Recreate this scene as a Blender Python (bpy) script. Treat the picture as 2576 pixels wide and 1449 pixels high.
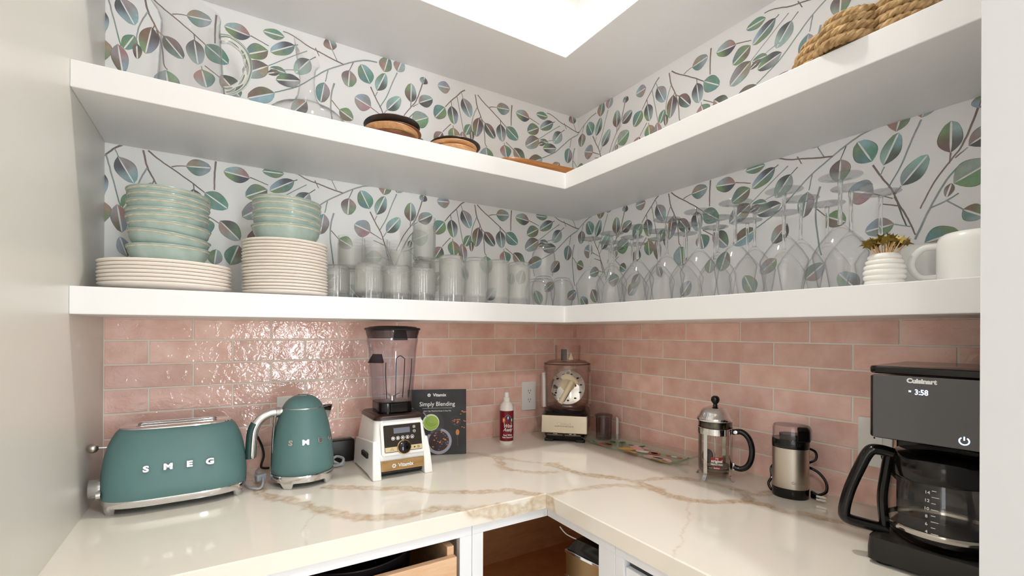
import bpy, bmesh, math, random
from mathutils import Vector, Matrix
random.seed(7)
PI = math.pi
for _o in list(bpy.data.objects):
    bpy.data.objects.remove(_o)
scene = bpy.context.scene
C = scene.collection

# ------------------------------------------------------------------ camera
cam_data = bpy.data.cameras.new('camera')
cam = bpy.data.objects.new('camera', cam_data)
C.objects.link(cam)
cam_data.sensor_width = 36.0
cam_data.lens = 1178.835 / 2576 * 36.0
cam_data.shift_x = (1288 - 1292.03) / 2576
cam_data.shift_y = (834.70 - 724.5) / 2576
cam_data.clip_start = 0.02
_yaw, _roll = math.radians(58.0324), 0.0042025
_fw = Vector((math.cos(_yaw), math.sin(_yaw), 0))
_rt = Vector((math.sin(_yaw), -math.cos(_yaw), 0))
_up = Vector((0, 0, 1))
_cr = (_rt + _up * _roll).normalized()
_cu = (_up - _rt * _roll).normalized()
_m = Matrix((_cr, _cu, -_fw)).transposed().to_4x4()
_m.translation = Vector((-1.39924, -1.69001, 1.34953))
cam.matrix_world = _m
scene.camera = cam

# ------------------------------------------------------------------ world, lights, exposure
world = bpy.data.worlds.new('sky')
scene.world = world
world.use_nodes = True
_bg = world.node_tree.nodes['Background']
_bg.inputs['Color'].default_value = (0.86, 0.93, 1.0, 1)
_bg.inputs['Strength'].default_value = 3.0

def area(name, loc, target, sx, sy, power, color, shape='RECTANGLE', spread=180):
    d = bpy.data.lights.new(name, 'AREA')
    d.shape = shape
    d.size = sx
    d.size_y = sy
    d.energy = power
    d.color = color
    d.spread = math.radians(spread)
    o = bpy.data.objects.new(name, d)
    C.objects.link(o)
    o.location = loc
    o.rotation_euler = (Vector(target) - Vector(loc)).to_track_quat('-Z', 'Y').to_euler()
    return o

# daylight by the glazed door behind the camera; window light is added fill
area('daylight_door', (-0.62, -4.9, 1.15), (-0.62, 0, 1.15), 0.40, 1.80, 52, (0.92, 0.965, 1.0))
area('added_window_fill', (-4.1, -3.3, 1.5), (0, -2.6, 1.2), 2.0, 1.3, 12, (0.92, 0.96, 1.0))
# recessed pantry downlight, plus four unseen kitchen lights added as fill
area('pantry_downlight_beam', (-0.66, -0.69, 2.885), (-0.66, -0.69, 0), 0.12, 0.12, 17, (1.0, 0.95, 0.89), 'DISK', 180)
for _i, _p in enumerate(((-2.9, -2.6), (-1.1, -2.7), (0.9, -2.6), (-0.2, -4.0))):
    area('added_kitchen_fill', (_p[0], _p[1], 2.885), (_p[0], _p[1], 0), 0.16, 0.16, 27, (0.94, 0.97, 1.0), 'DISK', 170)

vs = scene.view_settings
scene.display_settings.display_device = 'sRGB'
vs.view_transform = 'Standard'
vs.look = 'None'
vs.exposure = -0.34
vs.gamma = 1.0
vs.use_curve_mapping = False
scene.cycles.max_bounces = 10
scene.cycles.diffuse_bounces = 8
scene.cycles.use_adaptive_sampling = True
scene.cycles.adaptive_threshold = 0.12
scene.cycles.adaptive_min_samples = 16
scene.cycles.use_denoising = True
scene.cycles.glossy_bounces = 5
scene.cycles.transmission_bounces = 8
scene.cycles.transparent_max_bounces = 64
scene.cycles.caustics_reflective = False
scene.cycles.caustics_refractive = False
scene.cycles.sample_clamp_indirect = 4.0
scene.cycles.blur_glossy = 0.0

# ------------------------------------------------------------------ helpers
def lin(c):
    return tuple((x / 255 / 12.92) if x / 255 <= 0.04045 else ((x / 255 + 0.055) / 1.055) ** 2.4 for x in c)

def rgba(c):
    return (*lin(c), 1.0)

class MB:
    """collects shapes, builds ONE mesh object"""
    def __init__(s):
        s.v, s.f, s.cols = [], [], None
    def add(s, v, f):
        n = len(s.v)
        s.v += [tuple(p) for p in v]
        s.f += [tuple(i + n for i in q) for q in f]
        return s
    def box(s, x0, x1, y0, y1, z0, z1):
        return s.add([(x0, y0, z0), (x1, y0, z0), (x1, y1, z0), (x0, y1, z0), (x0, y0, z1), (x1, y0, z1), (x1, y1, z1), (x0, y1, z1)],
                     [(0, 3, 2, 1), (4, 5, 6, 7), (0, 1, 5, 4), (1, 2, 6, 5), (2, 3, 7, 6), (3, 0, 4, 7)])
    def loft(s, rings, cap0=True, cap1=True, closed=True):
        n = len(rings[0])
        v = [p for r in rings for p in r]
        f = []
        for i in range(len(rings) - 1):
            for j in range(n if closed else n - 1):
                k = (j + 1) % n
                f.append((i * n + j, i * n + k, (i + 1) * n + k, (i + 1) * n + j))
        if cap0:
            f.append(tuple(range(n - 1, -1, -1)))
        if cap1:
            f.append(tuple((len(rings) - 1) * n + j for j in range(n)))
        return s.add(v, f)
    def lathe(s, prof, n=48, cx=0, cy=0, cz=0, axis='z'):
        v, f, idx = [], [], []
        for r, z in prof:
            row = []
            m = 1 if r < 1e-6 else n
            for j in range(m):
                a = 2 * PI * j / n
                p = (r * math.cos(a), r * math.sin(a), z)
                if axis == 'x': p = (z, r * math.cos(a), r * math.sin(a))
                if axis == 'y': p = (r * math.cos(a), z, -r * math.sin(a))
                row.append(len(v)); v.append((p[0] + cx, p[1] + cy, p[2] + cz))
            idx.append(row)
        for a, b in zip(idx, idx[1:]):
            for j in range(n):
                k = (j + 1) % n
                if len(a) == 1 and len(b) == 1: continue
                if len(a) == 1: f.append((a[0], b[k], b[j]))
                elif len(b) == 1: f.append((a[j], a[k], b[0]))
                else: f.append((a[j], a[k], b[k], b[j]))
        return s.add(v, f)
    def tube(s, path, r, n=10, closed=False, sx=1.0):
        P = [Vector(p) for p in path]
        m = len(P)
        rings, prev = [], None
        for i, p in enumerate(P):
            if closed: t = P[(i + 1) % m] - P[i - 1]
            else: t = P[min(i + 1, m - 1)] - P[max(i - 1, 0)]
            t.normalize()
            if prev is None:
                u = t.cross(Vector((0, 0, 1)))
                if u.length < 1e-3: u = t.cross(Vector((0, 1, 0)))
            else:
                u = prev - t * prev.dot(t)
            u.normalize(); prev = u
            w = t.cross(u)
            rr = r[i] if isinstance(r, (list, tuple)) else r
            rings.append([p + (u * math.cos(2 * PI * j / n) * sx + w * math.sin(2 * PI * j / n)) * rr for j in range(n)])
        if closed: rings.append(rings[0])
        return s.loft(rings, not closed, not closed)
    def prism(s, pts, a, b, axis='z'):
        """2d outline extruded from a to b along axis (x: pts are y,z; y: pts are x,z)"""
        def P(p, h):
            return (p[0], p[1], h) if axis == 'z' else ((h, p[0], p[1]) if axis == 'x' else (p[0], h, p[1]))
        return s.loft([[P(p, a) for p in pts], [P(p, b) for p in pts]])
    def xf(s, M):
        s.v = [tuple(M @ Vector(p)) for p in s.v]
        return s
    def build(s, name, mat=None, parent=None, smooth=True, bevel=0, seg=2, angle=40, loc=None, rot=None):
        me = bpy.data.meshes.new(name)
        me.from_pydata(s.v, [], s.f)
        bm = bmesh.new(); bm.from_mesh(me)
        bmesh.ops.remove_doubles(bm, verts=bm.verts, dist=1e-6)
        bmesh.ops.recalc_face_normals(bm, faces=bm.faces)
        if bevel:
            es = [e for e in bm.edges if len(e.link_faces) == 2 and e.calc_face_angle(0) > math.radians(30)]
            bmesh.ops.bevel(bm, geom=es, offset=bevel, segments=seg, affect='EDGES', profile=0.5, clamp_overlap=True)
        bm.to_mesh(me); bm.free()
        if smooth:
            me.shade_smooth()
            me.set_sharp_from_angle(angle=math.radians(18 if bevel else angle))
        return obj(name, me, mat, parent, loc, rot)

def obj(name, me, mat=None, parent=None, loc=None, rot=None):
    o = bpy.data.objects.new(name, me)
    C.objects.link(o)
    if mat is not None and not me.materials:
        me.materials.append(mat)
    if parent is not None: o.parent = parent
    if loc is not None: o.location = loc
    if rot is not None: o.rotation_euler = rot
    return o

def tag(o, label, cat, group=None, kind=None):
    if label: o['label'] = label
    if cat: o['category'] = cat
    if group: o['group'] = group
    if kind: o['kind'] = kind
    return o

def struct(o):
    o['kind'] = 'structure'
    return o

def thing(name, label, cat, loc=(0, 0, 0), rz=0, group=None):
    o = bpy.data.objects.new(name, None)
    o.empty_display_size = 0.05
    C.objects.link(o)
    o.location = loc
    o.rotation_euler = (0, 0, math.radians(rz))
    return tag(o, label, cat, group)

def copy_tree(o, parent=None):
    c = o.copy()
    C.objects.link(c)
    c.parent = parent
    for ch in [k for k in bpy.data.objects if k.parent == o]:
        copy_tree(ch, c)
    return c

def adopt(o, parent):
    bpy.context.view_layer.update()
    o.parent = parent
    o.matrix_parent_inverse = parent.matrix_world.inverted()
    for k in ('label', 'category', 'group'):
        if k in o: del o[k]
    return o

def dup(root, loc, rz=0, label=None):
    r = copy_tree(root)
    r.location = loc
    r.rotation_euler = (0, 0, math.radians(rz))
    if label: r['label'] = label
    return r

def text(name, body, size, mat, parent, loc, rot=(PI / 2, 0, 0), extrude=0.0004, bold=0.0, align='CENTER', sx=1.0, shear=0.0, bev=0.0, spacing=1.0):
    cu = bpy.data.curves.new(name, 'FONT')
    cu.body = body
    cu.size = size
    cu.extrude = extrude
    cu.offset = bold
    cu.align_x = align
    cu.align_y = 'CENTER'
    cu.shear = shear
    cu.bevel_depth = bev
    cu.resolution_u = 3
    cu.space_character = spacing
    tmp = bpy.data.objects.new('tmp', cu)
    C.objects.link(tmp)
    bpy.context.view_layer.update()
    dg = bpy.context.evaluated_depsgraph_get()
    me = bpy.data.meshes.new_from_object(tmp.evaluated_get(dg))
    bpy.data.objects.remove(tmp)
    me.name = name
    me.materials.clear()
    if sx != 1.0:
        for v in me.vertices: v.co.x *= sx
    return obj(name, me, mat, parent, loc, rot)

def superring(a, b, z, n=48, e=2.0, cx=0, cy=0):
    r = []
    for j in range(n):
        t = 2 * PI * j / n
        c, s_ = math.cos(t), math.sin(t)
        r.append((cx + a * math.copysign(abs(c) ** (2 / e), c), cy + b * math.copysign(abs(s_) ** (2 / e), s_), z))
    return r

def rrect(x0, x1, y0, y1, r, n=6):
    p = []
    for cx, cy, a0 in ((x1 - r, y1 - r, 0), (x0 + r, y1 - r, 90), (x0 + r, y0 + r, 180), (x1 - r, y0 + r, 270)):
        for i in range(n + 1):
            a = math.radians(a0 + 90 * i / n)
            p.append((cx + r * math.cos(a), cy + r * math.sin(a)))
    return p

def bez(pts, n=8):
    """Catmull-Rom through pts"""
    P = [Vector(p) for p in pts]
    out = []
    for i in range(len(P) - 1):
        p0, p1, p2, p3 = P[max(i - 1, 0)], P[i], P[i + 1], P[min(i + 2, len(P) - 1)]
        for k in range(n):
            t = k / n
            out.append(0.5 * ((2 * p1) + (p2 - p0) * t + (2 * p0 - 5 * p1 + 4 * p2 - p3) * t * t + (3 * p1 - p0 - 3 * p2 + p3) * t ** 3))
    out.append(P[-1])
    return out

# ------------------------------------------------------------------ materials
MATS = {}
def mat(name, col=(200, 200, 200), rough=0.5, metal=0.0, spec=0.5, coat=0.0, aniso=0.0, emit=None, estr=1.0, alpha=None, sheen=0.0, trans=0.0, ior=1.45, sub=0.0):
    if name in MATS: return MATS[name]
    m = bpy.data.materials.new(name)
    m.use_nodes = True
    b = m.node_tree.nodes['Principled BSDF']
    b.inputs['Base Color'].default_value = rgba(col)
    b.inputs['Roughness'].default_value = rough
    b.inputs['Metallic'].default_value = metal
    b.inputs['Specular IOR Level'].default_value = spec
    b.inputs['Coat Weight'].default_value = coat
    b.inputs['Coat Roughness'].default_value = 0.05
    b.inputs['Anisotropic'].default_value = aniso
    b.inputs['Transmission Weight'].default_value = trans
    b.inputs['IOR'].default_value = ior
    if sub:
        b.inputs['Subsurface Weight'].default_value = sub
        b.inputs['Subsurface Scale'].default_value = 0.01
    if emit:
        b.inputs['Emission Color'].default_value = rgba(emit)
        b.inputs['Emission Strength'].default_value = estr
    MATS[name] = m
    return m

def nodes(m):
    return m.node_tree.nodes, m.node_tree.links, m.node_tree.nodes['Principled BSDF']

def N(m, t, **kw):
    n = m.node_tree.nodes.new(t)
    for k, v in kw.items():
        if k in n.inputs.keys(): n.inputs[k].default_value = v
        else: setattr(n, k, v)
    return n

def add_bump(m, scale, strength, dist=0.001, detail=2.0, kind='ShaderNodeTexNoise', vec='Object', stretch=None):
    nd, ln, b = nodes(m)
    tc = N(m, 'ShaderNodeTexCoord')
    tx = N(m, kind)
    tx.inputs['Scale'].default_value = scale
    if 'Detail' in tx.inputs: tx.inputs['Detail'].default_value = detail
    src = tc.outputs[vec]
    if stretch:
        mp = N(m, 'ShaderNodeMapping')
        mp.inputs['Scale'].default_value = stretch
        ln.new(src, mp.inputs['Vector']); src = mp.outputs[0]
    ln.new(src, tx.inputs['Vector'])
    bp = N(m, 'ShaderNodeBump')
    bp.inputs['Strength'].default_value = strength
    bp.inputs['Distance'].default_value = dist
    ln.new(tx.outputs[0], bp.inputs['Height'])
    ln.new(bp.outputs[0], b.inputs['Normal'])
    return bp

def color_noise(m, c1, c2, scale=5.0, detail=4.0, lo=0.35, hi=0.65, stretch=None, vec='Object', rough=0.5):
    nd, ln, b = nodes(m)
    tc = N(m, 'ShaderNodeTexCoord')
    tx = N(m, 'ShaderNodeTexNoise')
    tx.inputs['Scale'].default_value = scale
    tx.inputs['Detail'].default_value = detail
    tx.inputs['Roughness'].default_value = rough
    src = tc.outputs[vec]
    if stretch:
        mp = N(m, 'ShaderNodeMapping')
        mp.inputs['Scale'].default_value = stretch
        ln.new(src, mp.inputs['Vector']); src = mp.outputs[0]
    ln.new(src, tx.inputs['Vector'])
    rp = N(m, 'ShaderNodeValToRGB')
    rp.color_ramp.elements[0].position = lo
    rp.color_ramp.elements[0].color = rgba(c1)
    rp.color_ramp.elements[1].position = hi
    rp.color_ramp.elements[1].color = rgba(c2)
    ln.new(tx.outputs[0], rp.inputs[0])
    ln.new(rp.outputs[0], b.inputs['Base Color'])
    return rp

def thin_glass(name, tint=(253, 253, 253), edge=(196, 199, 202), rough=0.01, haze=0.0, refl=1.0, power=7.0):
    """wall of a blown vessel: lets light straight through, mirrors by Fresnel, takes tint where the wall is seen edge on"""
    if name in MATS: return MATS[name]
    m = bpy.data.materials.new(name)
    m.use_nodes = True
    nt = m.node_tree
    for n in list(nt.nodes):
        if n.type != 'OUTPUT_MATERIAL': nt.nodes.remove(n)
    out = [n for n in nt.nodes if n.type == 'OUTPUT_MATERIAL'][0]
    tr = nt.nodes.new('ShaderNodeBsdfTransparent')
    gl = nt.nodes.new('ShaderNodeBsdfGlossy')
    gl.inputs['Roughness'].default_value = rough
    lw = nt.nodes.new('ShaderNodeLayerWeight')
    lw.inputs['Blend'].default_value = 0.5
    pw = nt.nodes.new('ShaderNodeMath'); pw.operation = 'POWER'
    pw.inputs[1].default_value = power
    nt.links.new(lw.outputs['Facing'], pw.inputs[0])
    mc = nt.nodes.new('ShaderNodeMixRGB')
    mc.inputs[1].default_value = rgba(tint)
    mc.inputs[2].default_value = rgba(edge)
    nt.links.new(pw.outputs[0], mc.inputs[0])
    nt.links.new(mc.outputs[0], tr.inputs['Color'])
    base = tr
    if haze:
        df = nt.nodes.new('ShaderNodeBsdfDiffuse')
        df.inputs['Color'].default_value = rgba((246, 246, 244))
        tl = nt.nodes.new('ShaderNodeBsdfTranslucent')
        tl.inputs['Color'].default_value = rgba((246, 246, 244))
        m1 = nt.nodes.new('ShaderNodeMixShader'); m1.inputs[0].default_value = 0.5
        nt.links.new(df.outputs[0], m1.inputs[1]); nt.links.new(tl.outputs[0], m1.inputs[2])
        m2 = nt.nodes.new('ShaderNodeMixShader'); m2.inputs[0].default_value = haze
        nt.links.new(tr.outputs[0], m2.inputs[1]); nt.links.new(m1.outputs[0], m2.inputs[2])
        base = m2
    mx = nt.nodes.new('ShaderNodeMixShader')
    # Schlick: the same seen from either side of the wall
    p5 = nt.nodes.new('ShaderNodeMath'); p5.operation = 'POWER'; p5.inputs[1].default_value = 5.0
    nt.links.new(lw.outputs['Facing'], p5.inputs[0])
    ml = nt.nodes.new('ShaderNodeMath'); ml.operation = 'MULTIPLY_ADD'; ml.use_clamp = True
    ml.inputs[1].default_value = 0.70 * refl
    ml.inputs[2].default_value = 0.035 * refl
    nt.links.new(p5.outputs[0], ml.inputs[0])
    nt.links.new(ml.outputs[0], mx.inputs[0])
    nt.links.new(base.outputs[0], mx.inputs[1])
    nt.links.new(gl.outputs[0], mx.inputs[2])
    nt.links.new(mx.outputs[0], out.inputs['Surface'])
    MATS[name] = m
    return m

M_white = mat('white_satin_paint', (231, 231, 232), 0.35)
M_wallgrey = mat('greige_satin_paint', (217, 215, 209), 0.32)
add_bump(M_wallgrey, 9.0, 0.15, 0.002)
M_room = mat('kitchen_wall_paint', (240, 239, 236), 0.7)
M_ceil = mat('ceiling_paint', (240, 238, 234), 0.8)
M_paper = mat('wallpaper_ground', (250, 250, 251), 0.6)
M_cab = mat('cabinet_paint', (232, 235, 241), 0.38)
M_chrome = mat('chrome', (225, 225, 226), 0.06, 1.0)
M_steel = mat('brushed_steel', (196, 188, 176), 0.28, 1.0, aniso=0.5)
add_bump(M_steel, 60.0, 0.06, 0.0006, 2.0, stretch=(30, 30, 0.6))
M_black = mat('black_gloss_plastic', (14, 13, 13), 0.12)
M_blackm = mat('black_matte_plastic', (20, 19, 19), 0.4)
M_grey = mat('grey_plastic', (150, 154, 162), 0.4)
M_clear = thin_glass('clear_glass')
M_crystal = mat('solid_glass', (252, 253, 252), 0.0, trans=1.0, ior=1.45)

# ------------------------------------------------------------------ structure
L = 1.6727            # back wall length
EY = -1.52            # inner face of the end wall
DA, DB = 0.3515, 0.347  # shelf depths
ZC = 0.914            # worktop height
S1, S2, S3 = (1.3835, 1.4435), (1.8655, 1.9240), (2.3400, 2.3980)
HC = 2.90
def sbox(name, x0, x1, y0, y1, z0, z1, m):
    return struct(MB().box(x0, x1, y0, y1, z0, z1).build(name, m, smooth=False))
M_floor = mat('oak_floor', (216, 206, 192), 0.4)
color_noise(M_floor, (206, 195, 180), (226, 218, 206), 3.0, 6.0, 0.3, 0.7, (1, 14, 1))
sbox('floor', -4.3, 2.9, -5.1, 0.15, -0.05, 0.0, M_floor)
sbox('ceiling', -4.3, 2.9, -5.1, 0.15, HC, HC + 0.05, M_ceil)
wall_back = sbox('wall_back', -L - 0.12, 0.12, 0.0, 0.12, 0.0, HC, M_paper)
wall_right = sbox('wall_right', 0.0, 0.12, -1.64, 0.0, 0.0, HC, M_paper)
wall_left = sbox('wall_left', -L - 0.12, -L, -1.64, 0.0, 0.0, HC, M_wallgrey)
wall_end = sbox('wall_end', -0.672, 0.0, -1.64, EY, 0.0, HC, mat('end_wall_paint', (200, 201, 203), 0.5))
sbox('wall_kitchen_left', -4.3, -L - 0.12, -1.64, -1.52, 0.0, HC, M_room)
sbox('wall_kitchen_right', 0.12, 2.9, -1.64, -1.52, 0.0, HC, M_room)
sbox('wall_light_block', -L, -0.672, -1.64, -1.52, 2.30, HC, M_room)  # unseen header, added to keep kitchen lamps off the upper shelves
sbox('wall_east', 2.8, 2.9, -5.1, -1.64, 0.0, HC, M_room)
# rear wall with a glazed door, west wall with an unseen window added for fill
m = MB()
m.box(-4.3, -1.04, -5.1, -5.0, 0, HC).box(-0.20, 2.9, -5.1, -5.0, 0, HC).box(-1.04, -0.20, -5.1, -5.0, 2.1, HC)
struct(m.build('wall_rear', M_room, smooth=False))
m = MB()
m.box(-4.3, -4.2, -5.1, -4.35, 0, HC).box(-4.3, -4.2, -2.25, -1.52, 0, HC).box(-4.3, -4.2, -4.35, -2.25, 0, 0.8).box(-4.3, -4.2, -4.35, -2.25, 2.2, HC)
struct(m.build('wall_west', M_room, smooth=False))
M_pane = thin_glass('window_pane_glass')
d1 = MB()
for x0, x1, z0, z1 in ((-1.04, -0.96, 0, 2.1), (-0.28, -0.20, 0, 2.1), (-0.96, -0.28, 0, 0.2), (-0.96, -0.28, 2.0, 2.1), (-0.635, -0.605, 0.2, 2.0)):
    d1.box(x0, x1, -5.08, -5.02, z0, z1)
door_1 = struct(d1.build('door_1', M_white, smooth=False))
MB().box(-0.96, -0.28, -5.055, -5.049, 0.2, 2.0).build('pane', M_pane, door_1, smooth=False)
w1 = MB()
for y0, y1, z0, z1 in ((-4.35, -4.28, 0.8, 2.2), (-2.32, -2.25, 0.8, 2.2), (-4.28, -2.32, 0.8, 0.88), (-4.28, -2.32, 2.12, 2.2), (-3.33, -3.27, 0.88, 2.12)):
    w1.box(-4.28, -4.22, y0, y1, z0, z1)
added_window_1 = struct(w1.build('added_window_1', M_white, smooth=False))
MB().box(-4.253, -4.247, -4.28, -2.32, 0.88, 2.12).build('pane', M_pane, added_window_1, smooth=False)

# recessed ceiling lamps (trim ring around the light that sits in it)
M_trim = mat('lamp_trim', (235, 235, 232), 0.4)
def downlight(x, y, r, label):
    t = thing('recessed_downlight', label, 'lamp', (x, y, HC), 0, 'recessed ceiling lights')
    MB().lathe([(r, -0.004), (r + 0.004, -0.008), (r + 0.022, -0.006), (r + 0.024, 0.0), (r, 0.0), (r, -0.004)], 32).build('trim_ring', M_trim, t)
downlight(-0.66, -0.69, 0.064, 'white recessed ceiling light above the pantry shelves')
for _i, _p in enumerate(((-2.9, -2.6, 'nearest the window'), (-1.1, -2.7, 'just outside the pantry doorway'), (0.9, -2.6, 'near the east wall'), (-0.2, -4.0, 'nearest the glazed door'))):
    downlight(_p[0], _p[1], 0.083, 'added white recessed kitchen ceiling fill light ' + _p[2])  # trim rings of the unseen kitchen lights added for bounce

# ---- wallpaper print: eucalyptus sprays, one repeat of 1.057 x 0.4455 m
SU, ZU = 1.057, 0.4455
# stalk s, z, run to the tip ds, dz, width, four ink numbers (stalk and tip of each half)
LEAVES = [
    (0.027, 0.393, 0.036, -0.069, 0.046, 3, 0, 6, 0),
    (0.062, 0.296, -0.023, -0.046, 0.035, 1, 2, 2, 1),
    (0.067, 0.276, 0.002, -0.045, 0.021, 4, 3, 3, 4),
    (0.101, 0.333, -0.014, -0.081, 0.046, 4, 2, 3, 6),
    (0.128, 0.318, 0.047, -0.054, 0.045, 3, 1, 4, 3),
    (0.201, 0.331, 0.010, -0.073, 0.047, 3, 0, 3, 0),
    (0.229, 0.325, 0.060, -0.041, 0.052, 1, 1, 1, 1),
    (0.182, 0.395, 0.064, 0.007, 0.048, 1, 0, 5, 6),
    (0.348, 0.389, -0.071, 0.009, 0.048, 5, 0, 3, 2),
    (0.445, 0.420, -0.063, -0.002, 0.031, 1, 2, 2, 1),
    (0.397, 0.361, -0.061, -0.032, 0.050, 2, 1, 4, 2),
    (0.475, 0.403, -0.072, -0.045, 0.044, 3, 0, 1, 2),
    (0.521, 0.370, -0.045, -0.059, 0.049, 3, 0, 6, 0),
    (0.398, 0.312, -0.071, -0.048, 0.058, 4, 6, 5, 0),
    (0.450, 0.304, -0.048, 0.002, 0.028, 2, 1, 1, 2),
    (0.430, 0.302, -0.035, -0.015, 0.019, 4, 3, 3, 3),
    (0.493, 0.291, -0.074, -0.017, 0.045, 3, 2, 6, 3),
    (1.008, 0.336, -0.041, -0.050, 0.053, 1, 1, 2, 2),
    (1.036, 0.349, 0.012, -0.070, 0.047, 3, 2, 3, 0),
    (1.043, 0.266, 0.007, -0.060, 0.050, 2, 1, 5, 2),
    (0.997, 0.237, -0.029, -0.046, 0.042, 5, 4, 3, 2),
    (0.026, 0.260, 0.011, -0.078, 0.038, 6, 4, 5, 0),
    (0.134, 0.220, 0.009, -0.073, 0.062, 0, 0, 2, 4),
    (0.220, 0.248, 0.013, -0.052, 0.052, 5, 0, 2, 1),
    (0.268, 0.245, 0.053, -0.055, 0.052, 5, 0, 3, 2),
    (0.417, 0.230, -0.077, -0.037, 0.053, 4, 4, 0, 0),
    (1.030, 0.416, -0.053, -0.004, 0.045, 6, 0, 5, 6),
    (0.871, 0.319, 0.001, 0.072, 0.046, 3, 0, 4, 2),
    (0.901, 0.325, 0.056, 0.031, 0.045, 3, 3, 5, 0),
    (0.781, 0.268, 0.050, 0.060, 0.044, 3, 0, 6, 0),
    (0.918, 0.401, 0.006, 0.027, 0.034, 3, 3, 0, 2),
    (0.876, 0.248, 0.064, 0.032, 0.057, 2, 2, 6, 6),
    (0.770, 0.403, 0.015, 0.058, 0.046, 2, 1, 5, 2),
    (0.819, 0.418, 0.018, 0.048, 0.042, 0, 0, 5, 6),
    (0.592, 0.424, -0.013, 0.038, 0.044, 4, 0, 5, 4),
    (0.649, 0.373, -0.004, -0.060, 0.052, 4, 6, 5, 2),
    (0.720, 0.345, -0.032, 0.061, 0.057, 1, 0, 1, 2),
    (0.744, 0.328, 0.031, 0.071, 0.040, 3, 0, 0, 2),
    (0.724, 0.263, -0.057, 0.021, 0.061, 6, 0, 5, 6),
    (0.567, 0.307, -0.012, -0.071, 0.048, 1, 1, 6, 4),
    (0.615, 0.227, 0.047, -0.024, 0.044, 4, 4, 2, 2),
    (0.892, 0.186, 0.034, -0.022, 0.042, 1, 0, 4, 2),
    (0.767, 0.178, -0.062, -0.009, 0.045, 5, 0, 2, 6),
    (0.825, 0.122, 0.062, 0.016, 0.051, 5, 2, 1, 2),
    (0.511, 0.229, -0.044, -0.052, 0.044, 5, 0, 3, 3),
    (0.049, 0.115, -0.017, 0.055, 0.028, 3, 0, 0, 0),
    (0.254, 0.109, 0.006, 0.048, 0.040, 6, 0, 2, 2),
    (0.295, 0.112, 0.023, 0.063, 0.048, 6, 4, 1, 1),
    (0.873, 0.250, -0.009, -0.030, 0.017, 4, 6, 4, 4),
    (0.140, 0.040, 0.040, 0.050, 0.046, 3, 0, 6, 0),
    (0.410, 0.030, -0.030, 0.060, 0.050, 1, 2, 2, 1),
    (0.560, 0.060, 0.050, 0.040, 0.046, 5, 0, 2, 1),
    (0.690, 0.020, -0.045, 0.050, 0.048, 3, 0, 1, 2),
    (0.720, 0.100, 0.030, -0.060, 0.046, 4, 2, 3, 6),
    (0.940, 0.060, 0.050, 0.048, 0.050, 1, 0, 4, 2),
    (1.000, 0.140, -0.040, -0.055, 0.046, 3, 2, 6, 3),
    (0.480, 0.130, -0.050, -0.040, 0.044, 5, 0, 2, 6),
]
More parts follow.
